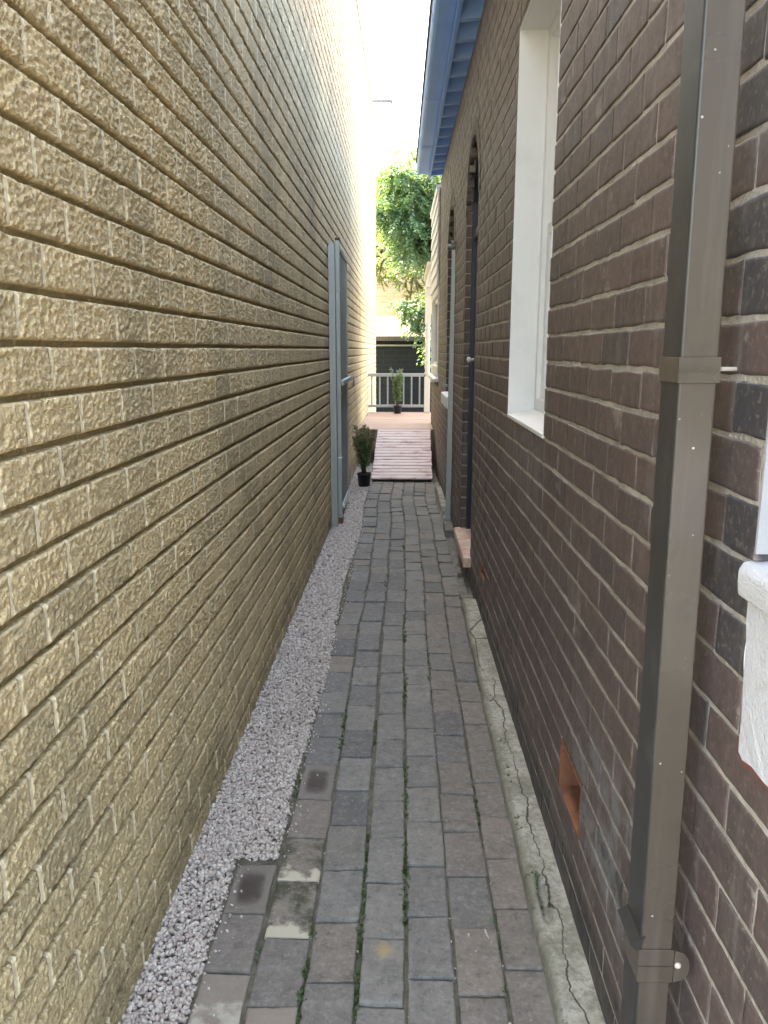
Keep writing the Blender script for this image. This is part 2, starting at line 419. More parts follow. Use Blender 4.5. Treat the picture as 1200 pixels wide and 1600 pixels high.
def concrete_mat():
    t = NT('weathered_concrete')
    sx = t.n('ShaderNodeSeparateXYZ', {'Vector': t.obj()}); x, y = sx.outputs[0], sx.outputs[1]
    n1 = t.noise(7, 5, .65); n2 = t.noise(60, 5, .7); n3 = t.noise(2.2, 5, .6)
    c = t.mix(t.step(n1, .38, .62), (.40, .39, .33), (.25, .245, .195))
    n4 = t.noise(24, 6, .72)
    c = t.mix(t.math('MULTIPLY', t.step(n4, .5, .62), .5), c, (.17, .165, .13))
    c = t.mix(t.math('MULTIPLY', t.step(n2, .5, .62), .5), c, (.15, .145, .12))
    c = t.mix(t.math('MULTIPLY', t.math('SUBTRACT', 1.0, t.step(n2, .34, .44)), .5), c, (.52, .51, .45))
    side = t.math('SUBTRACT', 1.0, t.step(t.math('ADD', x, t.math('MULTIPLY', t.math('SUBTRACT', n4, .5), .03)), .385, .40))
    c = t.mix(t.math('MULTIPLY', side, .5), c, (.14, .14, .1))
    c = t.mix(t.math('MULTIPLY', t.step(n3, .56, .7), .5), c, (.15, .155, .12))
    yv = t.n('ShaderNodeCombineXYZ', {'Y': y}).outputs[0]
    w1 = t.n('ShaderNodeTexNoise', {'Vector': yv, 'Scale': 5.0, 'Detail': 6, 'Roughness': .62}).outputs[0]
    cx = t.math('ADD', .435, t.math('MULTIPLY', t.math('SUBTRACT', w1, .5), .11))
    dd = t.math('ABSOLUTE', t.math('SUBTRACT', x, cx))
    cw = t.math('MULTIPLY', t.math('ADD', t.noise(6, 3), -.34), .0075)
    crack = t.math('SUBTRACT', 1.0, t.step(t.math('SUBTRACT', dd, cw), 0.0, .0016))
    near = t.math('SUBTRACT', 1.0, t.step(y, 3.3, 3.9))
    crack = t.math('MULTIPLY', crack, near)
    vor = t.n('ShaderNodeTexVoronoi', {'Vector': t.mapping((5, 1.7, 3)), 'Scale': 1.0}, feature='DISTANCE_TO_EDGE').outputs['Distance']
    cr2 = t.math('MULTIPLY', t.math('SUBTRACT', 1.0, t.step(t.math('ADD', vor, t.math('MULTIPLY', n2, .02)), .012, .03)), t.step(y, 3.4, 3.9))
    crack = t.math('MAXIMUM', crack, cr2)
    c = t.mix(t.math('MULTIPLY', crack, .9), c, (.055, .052, .042))
    h = t.math('SUBTRACT', t.math('ADD', n1, t.math('MULTIPLY', n2, .5)), t.math('MULTIPLY', crack, 1.5))
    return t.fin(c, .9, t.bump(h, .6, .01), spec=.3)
M['concrete'] = concrete_mat()

def deck_mat(name, a, b, worn, wamt):
    t = NT(name)
    rnd = t.attr('rnd')
    c = t.mix(rnd, a, b)
    g = t.noise(1.0, 6, .7, vec=t.mapping((3, 60, 60)))
    c = t.mix(t.math('MULTIPLY', t.step(g, .45, .7), .5), c, tuple(v*.5 for v in a))
    w = t.noise(1.0, 6, .65, vec=t.mapping((4.5, 13, 13)))
    c = t.mix(t.math('MULTIPLY', t.step(w, .32, .5), wamt), c, worn)
    return t.fin(c, t.math('ADD', .38, t.math('MULTIPLY', g, .25)), t.bump(g, .3, .004), spec=.5)
M['ramp'] = deck_mat('worn_red_timber', (.30, .15, .125), (.36, .19, .16), (.60, .48, .46), .85)
M['deck'] = deck_mat('sunned_red_timber', (.42, .24, .17), (.46, .28, .2), (.5, .34, .26), .4)

def tile_mat():
    t = NT('threshold_tiles')
    sx = t.n('ShaderNodeSeparateXYZ', {'Vector': t.obj()})
    f = t.math('FRACT', t.math('DIVIDE', sx.outputs[1], .108))
    j = t.math('SUBTRACT', 1.0, t.step(t.math('MINIMUM', f, t.math('SUBTRACT', 1.0, f)), .03, .07))
    n = t.noise(16, 5, .65)
    c = t.mix(t.step(n, .35, .65), (.6, .47, .37), (.4, .24, .18))
    c = t.mix(t.math('MULTIPLY', j, .7), c, (.22, .16, .12))
    return t.fin(c, .55, t.bump(t.math('SUBTRACT', n, j), .3, .005))
M['tile'] = tile_mat()

def leaf_mat(name, a, b, trans=.45, tcol=None):
    t = NT(name)
    c = t.mix(t.attr('rnd'), a, b)
    t.fin(c, .38, spec=.5)
    tr = t.n('ShaderNodeBsdfTranslucent', {'Color': (*(tcol or tuple(min(1, v*1.6) for v in b)), 1)})
    mx = t.n('ShaderNodeMixShader', {0: trans, 1: t.b.outputs[0], 2: tr.outputs[0]})
    t.t.links.new(mx.outputs[0], t.out.inputs[0])
    return t.m
M['leaf'] = leaf_mat('tree_leaf', (.034, .085, .055), (.07, .135, .08), .25, (.22, .36, .06))
M['leaf_y'] = leaf_mat('bright_tree_leaf', (.06, .10, .025), (.10, .15, .035), .45, (.3, .38, .035))
M['leaf_t'] = leaf_mat('pale_tree_leaf', (.08, .13, .05), (.14, .2, .08), .4, (.34, .42, .12))
M['leaf_s'] = leaf_mat('shrub_leaf', (.07, .14, .05), (.16, .24, .11), .25)
M['leaf_r'] = leaf_mat('red_tip_leaf', (.22, .10, .06), (.3, .19, .11), .25)
M['weed'] = leaf_mat('weed_leaf', (.06, .095, .035), (.11, .15, .06), .25)

def far_brick_mat(name, a, b, mortar, sc):
    t = NT(name)
    v = t.n('ShaderNodeMapping', {'Vector': t.obj(), 'Rotation': (R(90), 0, 0)}).outputs[0]
    br = t.n('ShaderNodeTexBrick', {'Vector': v, 'Color1': (*a, 1), 'Color2': (*b, 1), 'Mortar': (*mortar, 1), 'Scale': sc, 'Mortar Size': .012, 'Brick Width': .5, 'Row Height': .18})
    n = t.noise(2, 5, .6)
    c = t.mix(t.math('MULTIPLY', n, .4), br.outputs[0], tuple(x*.7 for x in a))
    return t.fin(c, .95, t.bump(br.outputs[1], -.3, .01), spec=.08)
M['farbrick'] = far_brick_mat('sandy_brick', (.58, .45, .3), (.44, .33, .21), (.6, .5, .38), 2.0)
M['shedwall'] = far_brick_mat('dark_painted_brick', (.013, .018, .024), (.010, .014, .019), (.02, .026, .032), 1.6)

# ------------------------------------------------------------------ ground and path
g = MB(); g.box(-150, 150, -150, 250, -.5, -.045)
tag(g.build('ground', M['earth']), kind='structure')

XLW = lambda y: -.688 + .005*y           # alley-side face of the left wall
XRW = lambda y: .492 - .0055*y           # alley-side face of the house

def grid_sheet(xs, ys, zf):
    X, Y = np.meshgrid(xs, ys); Z = zf(X, Y)
    v = np.stack([X, Y, Z], -1).reshape(-1, 3)
    nx, ny = len(xs), len(ys)
    i = (np.arange(ny-1)[:, None]*nx + np.arange(nx-1)[None]).ravel()
    return v, np.stack([i, i+1, i+1+nx, i+nx], -1)

v, f = grid_sheet(np.linspace(-.69, .49, 100), np.linspace(-.6, 11.0, 700), lambda X, Y: -.014 + .008*fbm(X*30, Y*30, 3))
tag(link('path_bed', mesh_np(v, f, smooth=True), M['bed']), kind='structure')

# pavers: a bevelled, slightly uneven slab per brick, one path mesh
def make_path():
    cols = [(-.515, -.392), (-.378, -.252), (-.242, -.117), (-.104, .011), (.021, .140), (.147, .268), (.275, .381)]
    V, F, A = [], [], {'rnd': [], 'pu': [], 'pv': [], 'stain': []}
    U = np.array([0, 0, .014, .06, .2, .35, .5, .65, .8, .94, .986, 1, 1]); W = np.array([0, 0, .007, .03, .12, .25, .4, .55, .7, .85, .97, .993, 1, 1])
    nu, nw = len(U), len(W); base = 0
    gi = (np.arange(nw-1)[:, None]*nu + np.arange(nu-1)[None]).ravel()
    GF = np.stack([gi, gi+1, gi+1+nu, gi+nu], -1)
    starts = [.62, .50, .60, .52, .63, .55, .66]
    for ci, (x0, x1) in enumerate(cols):
        y = starts[ci] - 1.15
        ymax = 2.17 if ci == 0 else 9.40
        k = 0
        while y < ymax - .05:
            L = .226 + random.uniform(-.006, .006)
            if y > 4.2 and random.random() < .22: L = random.choice((.112, .15, .17))
            if y + L > ymax: L = ymax - y
            wob = lambda yy: (.012*math.sin(yy*1.3 + .4) + .008*math.sin(yy*2.9))*min(1, max(0, (yy-3)/3))
            xa, xb = x0 + wob(y), x1 + wob(y)
            j = .0045 if y < 4 else .008
            q = [random.uniform(-j, j)*.7 for _ in range(8)]
            tz = random.uniform(-.003, .004)*(1 if y < 4 else 1.6); tx = random.uniform(-.003, .003); ty = random.uniform(-.004, .004)
            uu, ww = np.meshgrid(U, W)
            g0 = .003
            X = (xa+q[0])*(1-uu)*(1-ww) + (xb+q[1])*uu*(1-ww) + (xa+q[2])*(1-uu)*ww + (xb+q[3])*uu*ww
            Y = (y+g0+q[4]*.5)*(1-uu)*(1-ww) + (y+g0+q[5]*.5)*uu*(1-ww) + (y+L-g0+q[6]*.5)*(1-uu)*ww + (y+L-g0+q[7]*.5)*uu*ww
            I = np.arange(nu)[None].repeat(nw, 0); J = np.arange(nw)[:, None].repeat(nu, 1)
            di = np.minimum(I, nu-1-I); dj = np.minimum(J, nw-1-J); dd = np.minimum(di, dj)
            Z = tz + tx*(uu-.5)*2 + ty*(ww-.5)*2 + .0022*(fbm(X*45, Y*45, 5)-.5)
            chip = fbm(X*70, Y*70, 9)
            Z = np.where(dd == 2, Z - .0002 - .006*np.clip(chip-.58, 0, 1)*3, Z)
            Z = np.where(dd == 3, Z - .004*np.clip(chip-.66, 0, 1)*3, Z)
            Z = np.where(dd == 1, Z - .0018 - .009*np.clip(chip-.5, 0, 1)*3, Z)
            Z = np.where(dd == 0, -.03, Z)
            edge = dd <= 1
            wv = (fbm(X*45, Y*45, 21)-.5)*.007
            X = np.where(edge, X + wv, X); Y = np.where(edge, Y + (fbm(X*45, Y*45, 22)-.5)*.006, Y)
            V.append(np.stack([X, Y, Z], -1).reshape(-1, 3)); F.append(GF + base); base += nu*nw
            r = random.random()
            if ci in (5, 6) and y < 5: r = random.choice((r*.25, r*.25, .8, .9))
            if ci in (3, 4) and y < 4: r = .3 + .35*r
            st = 0; mid = y + L/2
            if ci == 0: r = .85
            if ci == 0 and 1.95 < mid < 2.25: st = 1
            if ci == 1 and 2.62 < mid < 2.84: st = 1
            if ci == 0 and 1.35 < mid < 1.78: st = 2; 
            if ci == 1 and 1.9 < mid < 2.34: st = 3; r = .95
            if ci == 1 and 1.30 < mid < 1.60: st = 2; r = 1
            if ci == 3 and 1.72 < mid < 1.96: st = 4
            if ci == 5 and 1.62 < mid < 1.84: st = 5
            for key, val in (('rnd', r), ('stain', st)): A[key].append(np.full(nu*nw, val))
            A['pu'].append(uu.ravel()); A['pv'].append(ww.ravel())
            y += L; k += 1
    me = mesh_np(np.concatenate(V), np.concatenate(F), {k: np.concatenate(a) for k, a in A.items()}, smooth=True)
    return link('path', me, M['paver'])
tag(make_path(), kind='structure')

# kerb: one displaced sheet folded over its outer edge
def kerb(y0, y1, name, label=None, top=.05, xo=.378, n=400, seed=1):
    prof = [(-.004, -.03), (-.002, .6*top), (.004, top*.93), (.014, top)]
    ys = np.linspace(y0, y1, n); V = []
    W = np.linspace(.03, 1, 12)
    for yy in ys:
        row = []
        e = .008*(float(fbm(np.array([yy*6.]), np.array([seed*3.]), 31)[0])-.5)*2
        for dx, z in prof: row.append((xo + dx + e, yy, z))
        for w in W: row.append((xo + .014 + e + (XRW(yy) + .004 - xo - .014 - e)*w, yy, top))
        V.append(row)
    V = np.array(V)
    V[:, 2:, 2] += .012*(fbm(V[:, 2:, 0]*18, V[:, 2:, 1]*18, seed, 4)-.5) + .012*(fbm(V[:, 2:, 0]*3, V[:, 2:, 1]*2, seed+4, 2)-.5)
    V[:, 1:3, 0] += .010*(fbm(V[:, 1:3, 1]*25, V[:, 1:3, 2]*25, seed+8, 3)-.5)
    px, py = V[:, 2:, 0], V[:, 2:, 1]
    pm = np.clip(1-np.abs(px-.418-.02*(py-1.95))/.02, 0, 1)*np.clip(1-np.abs(py-1.97)/.13, 0, 1)
    V[:, 2:, 2] -= .05*np.clip(pm*1.6, 0, 1)*(.35 + fbm(px*60, py*60, 61, 3)) if seed == 1 else 0
    V[0, :, 2] = -.03; V[-1, :, 2] = -.03
    nx = V.shape[1]
    i = (np.arange(n-1)[:, None]*nx + np.arange(nx-1)[None]).ravel()
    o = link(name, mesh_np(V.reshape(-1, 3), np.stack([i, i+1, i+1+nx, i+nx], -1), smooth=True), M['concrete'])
    return o
tag(kerb(-.6, 4.72, 'kerb'), kind='structure')
tag(kerb(7.62, 8.85, 'kerb', top=.05, xo=.385, n=90, seed=5), kind='structure')

# broken ground where the kerb has crumbled away
v, f = grid_sheet(np.linspace(.375, .475, 24), np.linspace(4.70, 9.4, 330), lambda X, Y: -.004 + .022*fbm(X*28, Y*16, 41, 4)-.006 + .02*np.clip((X-.44)/.03, 0, 1))
tag(link('rubble_strip', mesh_np(v, f, smooth=True), M['rubble']), kind='structure')
def rough_block(name, x0, x1, y0, y1, z0, z1, mat, seed, amp=.008, n=9):
    bm = bmesh.new(); bmesh.ops.create_cube(bm, size=1)
    bmesh.ops.bevel(bm, geom=list(bm.edges), offset=.06, segments=1, affect='EDGES')
    bmesh.ops.subdivide_edges(bm, edges=list(bm.edges), cuts=3, use_grid_fill=True)
    rs = random.Random(seed)
    from mathutils import noise as mn
    for vv in bm.verts:
        p = Vector((x0 + (vv.co.x+.5)*(x1-x0), y0 + (vv.co.y+.5)*(y1-y0), z0 + (vv.co.z+.5)*(z1-z0)))
        vv.co = p + amp*mn.noise_vector(p*22 + Vector((seed, 0, 0)))
    me = bpy.data.meshes.new("mesh"); bm.to_mesh(me); bm.free()
    return link(name, me, mat)
tag(rough_block('concrete_block', .372, .452, 6.55, 6.92, -.03, .07, M['rubble'], 3), 'small broken concrete block lying by the foot of the steel post on the right', 'concrete block')
tag(rough_block('concrete_fragment', .378, .455, 4.80, 4.88, -.02, .03, M['rubble'], 8, .006), 'broken flat concrete piece at the crumbled end of the kerb below the doorstep', 'concrete piece')
tag(rough_block('stone_chip', .40, .43, 5.35, 5.43, -.01, .03, M['rubble'], 12, .006), 'small grey stone chip in the crumbled strip below the doorstep', 'stone')

# gravel: thousands of crushed stones in one stuff mesh
def make_gravel():
    ico = bmesh.new(); bmesh.ops.create_icosphere(ico, subdivisions=1, radius=1)
    bv = np.array([v.co[:] for v in ico.verts]); bf = np.array([[v.index for v in f.verts] for f in ico.faces]); ico.free()
    P = []
    y = .3
    def edge(yy):
        return -.392 if yy > 2.2 else -.522
    while y < 11.0:
        s = .0112 if y < 4 else .0155
        y += s*.62
        xw = XLW(y); xe = edge(y) + .018*math.sin(y*2.1) * (1 if y > 2.5 else .3)
        if y > 9.5: xe = min(xe, -.395)
        n = int((xe - xw)/s*(2.3 if y < 3 else 1.5))
        for _ in range(n):
            P.append((random.uniform(xw-.005, xe), y + random.uniform(-s, s)*.6, random.uniform(-.018, .002) , s*1.06))
    # strays on the pavers' edge
    for _ in range(420):
        yy = random.uniform(1, 9); P.append((edge(yy) + abs(random.gauss(0, .03)), yy, .001, .008))
    for _ in range(150):
        yy = random.uniform(1, 9); P.append((random.choice((-.247, -.11, .016, .144, .271))+random.uniform(-.006, .006), yy, -.003, .0055))
    P = np.array(P); N = len(P)
    sc = (RNG.uniform(.55, 1.05, (N, 1))*P[:, 3:4]*.78)*RNG.uniform(.6, 1.2, (N, 3)); sc[:, 2] *= .85
    q = RNG.normal(size=(N, 4)); q /= np.linalg.norm(q, axis=1, keepdims=True)
    w, x, yq, z = q.T
    Rm = np.stack([np.stack([1-2*(yq*yq+z*z), 2*(x*yq-z*w), 2*(x*z+yq*w)], -1), np.stack([2*(x*yq+z*w), 1-2*(x*x+z*z), 2*(yq*z-x*w)], -1), np.stack([2*(x*z-yq*w), 2*(yq*z+x*w), 1-2*(x*x+yq*yq)], -1)], 1)
    nb = len(bv)
    V = bv[None] * sc[:, None, :] * RNG.uniform(.72, 1.15, (N, nb, 1))
    V = np.einsum('nij,nkj->nki', Rm, V) + P[:, None, :3]
    F = (bf[None] + (np.arange(N)*nb)[:, None, None]).reshape(-1, 3)
    return link('gravel', mesh_np(V.reshape(-1, 3), F, {'rnd': np.repeat(RNG.uniform(0, 1, N), nb)}), M['gravel'])
tag(make_gravel(), 'pale crushed gravel filling the strip between beige wall and paved path', 'gravel', kind='stuff')

# ------------------------------------------------------------------ leaves helper
def leaf_mesh(P, D, size, width, rnd, fold=.25, up=None):
    """P Nx3 base, D Nx3 direction; a 6-vertex pointed leaf folded on its rib"""
    N = len(P)
    D = D/np.linalg.norm(D, axis=1, keepdims=True)
    r = RNG.normal(size=(N, 3)) if up is None else up + .45*RNG.normal(size=(N, 3))
    side = np.cross(D, r); side /= np.linalg.norm(side, axis=1, keepdims=True) + 1e-9
    nrm = np.cross(side, D)
    s = np.asarray(size).reshape(-1, 1); w = s*width
    a = P; b = P + D*s*.45 + side*w*.5 + nrm*w*fold; c = P + D*s*.45 - side*w*.5 + nrm*w*fold
    m = P + D*s*.5; t = P + D*s - nrm*w*fold
    V = np.stack([a, b, m, c, t], 1).reshape(-1, 3)
    k = (np.arange(N)*5)[:, None]
    F = np.concatenate([k + [[0, 1, 2]], k + [[1, 4, 2]], k + [[0, 2, 3]], k + [[2, 4, 3]]])
    return V, F, np.repeat(rnd, 5)

# weeds in the joints
def make_weeds():
    P = []
    for x, n in ((-.247, 150), (-.110, 260), (.016, 240), (.144, 110), (.272, 70), (-.386, 50), (.384, 60)):
        for _ in range(n):
            y = random.uniform(1.2, 8) if random.random() < .3 else random.uniform(1.2, 4.2)
            if vnoise(np.array([y*2.3]), np.array([x*50]), 77)[0] < .56: continue
            for _ in range(random.randint(4, 9)): P.append((x + random.gauss(0, .0045), y + random.gauss(0, .012), -.006))
    for y in [random.uniform(1.2, 3.4) for _ in range(18)] + [2.07]*14:
        for _ in range(8): P.append((.40 + random.gauss(0, .008), y + random.gauss(0, .014), .04))
    P = np.array(P); N = len(P)
    D = RNG.normal(size=(N, 3))*[1, 1, .4] + [0, 0, .9]
    V, F, r = leaf_mesh(P, D, RNG.uniform(.007, .018, N), .6, RNG.uniform(0, 1, N))
    return link('weeds', mesh_np(V, F, {'rnd': r}), M['weed'])
tag(make_weeds(), 'tiny green weeds growing in the joints of the paved path', 'weeds', kind='stuff')

# ------------------------------------------------------------------ left wall
def make_left_wall():
    H, Y1 = 6.06, 17.42
    V, F = [], []; base = 0
    def patch(ys, row, rows_n):
        nonlocal base
        z0 = LZ0 + row*LMOD
        inner = np.linspace(.0165, .0915, rows_n)
        zz = np.concatenate([[0, .0105, .0125], inner, [.0945, LMOD]])
        rec = np.concatenate([[.013, .0125, .004], np.zeros(rows_n), [.0035, .013]])
        wgt = np.concatenate([[.05, .1, .5], np.ones(rows_n), [.5, .05]])
        Yg, Zg = np.meshgrid(ys, z0 + zz)
        par = .5 if row % 2 == 0 else 0.0
        u = (Yg - LY0)/LLEN + par; fu = u - np.floor(u)
        d = np.minimum(fu, 1-fu)*LLEN
        jm = np.clip((d - .0052)/.0045, 0, 1); jm = jm*jm*(3-2*jm)
        bid = np.floor(u)*7.13 + row*3.77
        wx = Yg + .006*(vnoise(Yg/.02, Zg/.02, 40)-.5); wz = Zg + .25*(Yg - LY0)*(h01(np.floor(u), u*0 + row, 6) - .5)*.8 + .007*(vnoise(Yg/.018, Zg/.018, 41)-.5)
        a = vnoise(wx/.016 + bid*11, wz/.0092 + bid*5, 3)
        b = vnoise(wx/.0095 + bid*3, wz/.0065, 8); c = vnoise(Yg/.0055, Zg/.005, 15)
        ridge = 1 - np.abs(2*a - 1)
        disp = .0050*(ridge-.55) + .0036*(b-.5) + .0022*(c-.5) + .0025*(vnoise(Yg/.11 + bid, Zg/.06 + bid, 12)-.5)
        wig = .0015*(vnoise(Yg/.05, Zg*0 + row, 33)-.5)
        X = -rec[:, None] + disp*wgt[:, None]*(.08 + .92*jm) - .0002*(1-jm)*wgt[:, None]
        V.append(np.stack([X, Yg, Zg + wig*2], -1).reshape(-1, 3))
        nx, nz = len(ys), len(zz)
        i = (np.arange(nz-1)[:, None]*nx + np.arange(nx-1)[None]).ravel()
        F.append(np.stack([i, i+1, i+1+nx, i+nx], -1) + base); base += nx*nz
    nrow = int((H - LZ0)/LMOD)
    A = np.arange(.1, 1.0, .02); A2 = np.concatenate([A, np.arange(1.0, 2.9, .0033)])
    B = np.arange(2.8968, 6.2, .0085); C = np.arange(6.19, Y1+.02, .024)
    for row in range(-1, nrow):
        z = LZ0 + row*LMOD
        if z < 3.3: patch(A2, row, 21)
        else: patch(np.arange(.1, 2.9, .03), row, 5)
        patch(B, row, 12 if z < 4.6 else 5); patch(C, row, 7)
    Vs = np.concatenate(V); Fs = np.concatenate(F)
    # solid body behind the face, end return and coping
    n0 = len(Vs)
    zt = LZ0 + nrow*LMOD
    x0, x1, ya, yb = -6.0, -.0155, .1, Y1
    bx = np.array([(x0, ya, -.1), (x1, ya, -.1), (x1, yb, -.1), (x0, yb, -.1), (x0, ya, zt), (x1, ya, zt), (x1, yb, zt), (x0, yb, zt)])
    bf = np.array([(0, 1, 5, 4), (1, 2, 6, 5), (2, 3, 7, 6), (3, 0, 4, 7), (4, 5, 6, 7)]) + n0
    c0, c1 = zt, zt + .07
    bx2 = np.array([(-.3, ya, c0), (.012, ya, c0), (.012, yb+.01, c0), (-.3, yb+.01, c0), (-.3, ya, c1), (.012, ya, c1), (.012, yb+.01, c1), (-.3, yb+.01, c1)])
    bf2 = np.array([(0, 1, 5, 4), (1, 2, 6, 5), (2, 3, 7, 6), (3, 0, 4, 7), (4, 5, 6, 7), (0, 3, 2, 1)]) + n0 + 8
    sm = np.concatenate([np.ones(len(Fs), bool), np.zeros(len(bf)+len(bf2), bool)])
    me = mesh_np(np.concatenate([Vs, bx, bx2]), np.concatenate([Fs, bf, bf2]), smooth=sm)
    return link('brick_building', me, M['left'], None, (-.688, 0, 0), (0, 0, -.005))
tag(make_left_wall(), 'tall beige building with rough split-face brick wall lining the left of the alley', 'building')

# ------------------------------------------------------------------ brick house on the right
house = empty('brick_house', 'dark brown brick house with white windows lining the right of the alley', 'house', (.492, 0, 0), .0055)
HMOD, HZ0, HLEN = .0843, 1.560 - 19*.0843, .2235
OPEN = [  # y0, y1, z0, z1, arch springing (None = square)
    (.05, 1.046, 1.29, 2.93, None),
    (2.640, 3.522, 1.306, 2.885, None),
    (5.120, 5.985, .19, 2.98, 2.55),
    (7.250, 8.150, 1.06, 2.95, 2.50),
    (9.860, 11.76, 1.20, 3.6, None),
]
VENTS = [(1.885, 2.152, HZ0 + 4*HMOD, HZ0 + 6*HMOD - .008), (4.215, 4.435, HZ0 + 4*HMOD, HZ0 + 5*HMOD-.008), (6.72, 6.93, HZ0 + 4*HMOD, HZ0 + 5*HMOD-.008)]
def spans(z0, z1):
    """solid y-intervals of a course, with flags saying which ends are opening edges"""
    zm = (z0+z1)/2; cuts = []
    for a, b, c, d, sp in OPEN:
        if c - .02 < zm < d:
            if sp and zm > sp:
                r = (b-a)/2; t = min(1, (zm-sp)/(d-sp)); hw = r*math.sqrt(max(0, 1-t*t)); m = (a+b)/2
                cuts.append((m-hw, m+hw))
            else: cuts.append((a, b))
    for a, b, c, d in VENTS:
        if c < zm < d: cuts.append((a, b))
    cuts.sort(); y = -.2; out = []
    yend = 11.86
    for a, b in cuts:
        out.append((y, a, y > -.2, True)); y = b
    out.append((y, yend, y > -.2, False))
    return [s for s in out if s[1]-s[0] > .01]
def make_house_wall():
    ncourse = int(3.70/HMOD)
    hi, lo, cores = [], [], []
    rs = random.Random(5)
    for c in range(-1, ncourse):
        z0 = HZ0 + c*HMOD; z1 = z0 + HMOD
        ph = 1.719 if c % 2 == 1 else 1.719 + .112   # course 19 starts at z=1.560
        ph += rs.uniform(-.012, .012)
        for a, b, fa, fb in spans(z0, z1):
            cores.append((a + (.004 if fa else 0), b - (.004 if fb else 0), z0, z1))
            k = math.floor((a - ph)/HLEN)
            y = ph + k*HLEN
            while y < b:
                p, q = max(a, y), min(b, y + HLEN)
                if q - p > .018:
                    ea, eb = (fa and p == a), (fb and q == b)
                    bt = .2 + .75*rs.random()
                    if p < 1.06 and q > .8 and z0 > 1.1 and rs.random() < .75: bt = rs.uniform(0, .06)
                    elif rs.random() < .05: bt = rs.uniform(.05, .2)
                    g = .0026 if rs.random() < .8 else .0038
                    mz = .0046 + rs.uniform(-.001, .0013)
                    near = q < 4.3 and z0 < 3.2
                    (hi if near else lo).append((p + (0 if ea else g), q - (0 if eb else g), z0 + mz, z1 - mz, .10 if (ea or eb) else .018, bt))
                y += HLEN + rs.uniform(-.002, .002)
    V, F, Rn, MI = [], [], [], []; base = 0
    def grid(bricks, U, W, noise):
        nonlocal base
        B = np.array(bricks); N = len(B); nu, nw = len(U), len(W)
        uu, ww = np.meshgrid(U, W)
        I = np.arange(nu)[None].repeat(nw, 0); J = np.arange(nw)[:, None].repeat(nu, 1)
        dd = np.minimum(np.minimum(I, nu-1-I), np.minimum(J, nw-1-J))
        L = (B[:, 1]-B[:, 0])[:, None, None]; Hh = (B[:, 3]-B[:, 2])[:, None, None]
        q = RNG.uniform(-1, 1, (N, 4, 1, 1))*.0016
        Y = B[:, 0][:, None, None] + uu*L; Z = B[:, 2][:, None, None] + ww*Hh
        Z = Z + (q[:, 0]*(1-uu) + q[:, 1]*uu)
        X = RNG.uniform(-.0012, .0008, (N, 1, 1)) + RNG.uniform(-1, 1, (N, 1, 1))*.0010*(uu-.5) + np.zeros_like(Y)
        if noise:
            X = X + .0014*(fbm(Y*34, Z*34, 51, 3)-.5)
            e = dd == 1
            Y, Z = Y + np.where(e | (dd == 0), (fbm(Y*38, Z*38, 55, 3)-.5)*.0075, 0), Z + np.where(e | (dd == 0), (fbm(Y*38, Z*38, 57, 3)-.5)*.008, 0)
            X = X + np.where(e, .0014, 0)
        else:
            X = X + np.where(dd == 1, .0012, 0)
        X = np.where(dd == 0, B[:, 4][:, None, None], X)
        V.append(np.stack([X, Y, Z], -1).reshape(-1, 3))
        i = (np.arange(nw-1)[:, None]*nu + np.arange(nu-1)[None]).ravel()
        GF = np.stack([i, i+nu, i+1+nu, i+1], -1)
        F.append((GF[None] + (np.arange(N)*nu*nw)[:, None, None] + base).reshape(-1, 4)); base += N*nu*nw
        Rn.append(np.repeat(B[:, 5], nu*nw)); MI.append(np.zeros(N*len(GF), np.int32))
    grid(hi, np.array([0, 0, .010, .04, .18, .34, .5, .66, .82, .96, .99, 1, 1]), np.array([0, 0, .03, .1, .35, .65, .9, .97, 1, 1]), True)
    grid(lo, np.array([0, 0, .02, .98, 1, 1]), np.array([0, 0, .05, .95, 1, 1]), False)
    C = np.array(cores); N = len(C); x0, x1 = .0021, .23
    ys = np.stack([C[:, 0], C[:, 1]], 1); zs = np.stack([C[:, 2], C[:, 3]], 1)
    bxv = np.stack([np.stack([np.full(N, x), ys[:, a], zs[:, b]], -1) for x, a, b in ((x0, 0, 0), (x0, 1, 0), (x0, 1, 1), (x0, 0, 1), (x1, 0, 0), (x1, 1, 0), (x1, 1, 1), (x1, 0, 1))], 1)
    bf = np.array([(0, 3, 2, 1), (4, 5, 6, 7), (0, 4, 7, 3), (1, 2, 6, 5), (0, 1, 5, 4), (3, 7, 6, 2)])
    V.append(bxv.reshape(-1, 3)); F.append((bf[None] + (np.arange(N)*8)[:, None, None] + base).reshape(-1, 4)); base += N*8
    Rn.append(np.zeros(N*8)); MI.append(np.ones(N*6, np.int32))
    Fs = np.concatenate(F); mi = np.concatenate(MI)
    return link('wall', mesh_np(np.concatenate(V), Fs, {'rnd': np.concatenate(Rn)}, smooth=(mi == 0), midx=mi), [M['hbrick'], M['mortar']], house)
make_house_wall()

# dark rooms behind the openings, far side and end walls of the house
b = MB()
b.box(.232, 7.0, -.2, 11.86, -.3, 3.7)
b.build('inner_wall', M['dark'], house)
b = MB(); b.box(.002, 7.0, 11.862, 11.90, -.3, 3.45)
b.build('rear_wall', M['weather'], house)

def reveal(mb, y0, y1, z0, z1, d0, d1, t=.006):
    mb.box(d0, d1, y1 - t, y1 - .0005, z0, z1); mb.box(d0, d1, y0 + .0005, y0 + t, z0, z1)
    mb.box(d0, d1, y0 + t, y1 - t, z1 - t, z1 - .0005)
def sash(mb, y0, y1, z0, z1, x0, x1, w):
    mb.box(x0, x1, y0, y0+w, z0, z1, .004); mb.box(x0, x1, y1-w, y1, z0, z1, .004)
    mb.box(x0, x1, y0+w, y1-w, z0, z0+w*1.3, .004); mb.box(x0, x1, y0+w, y1-w, z1-w, z1, .004)

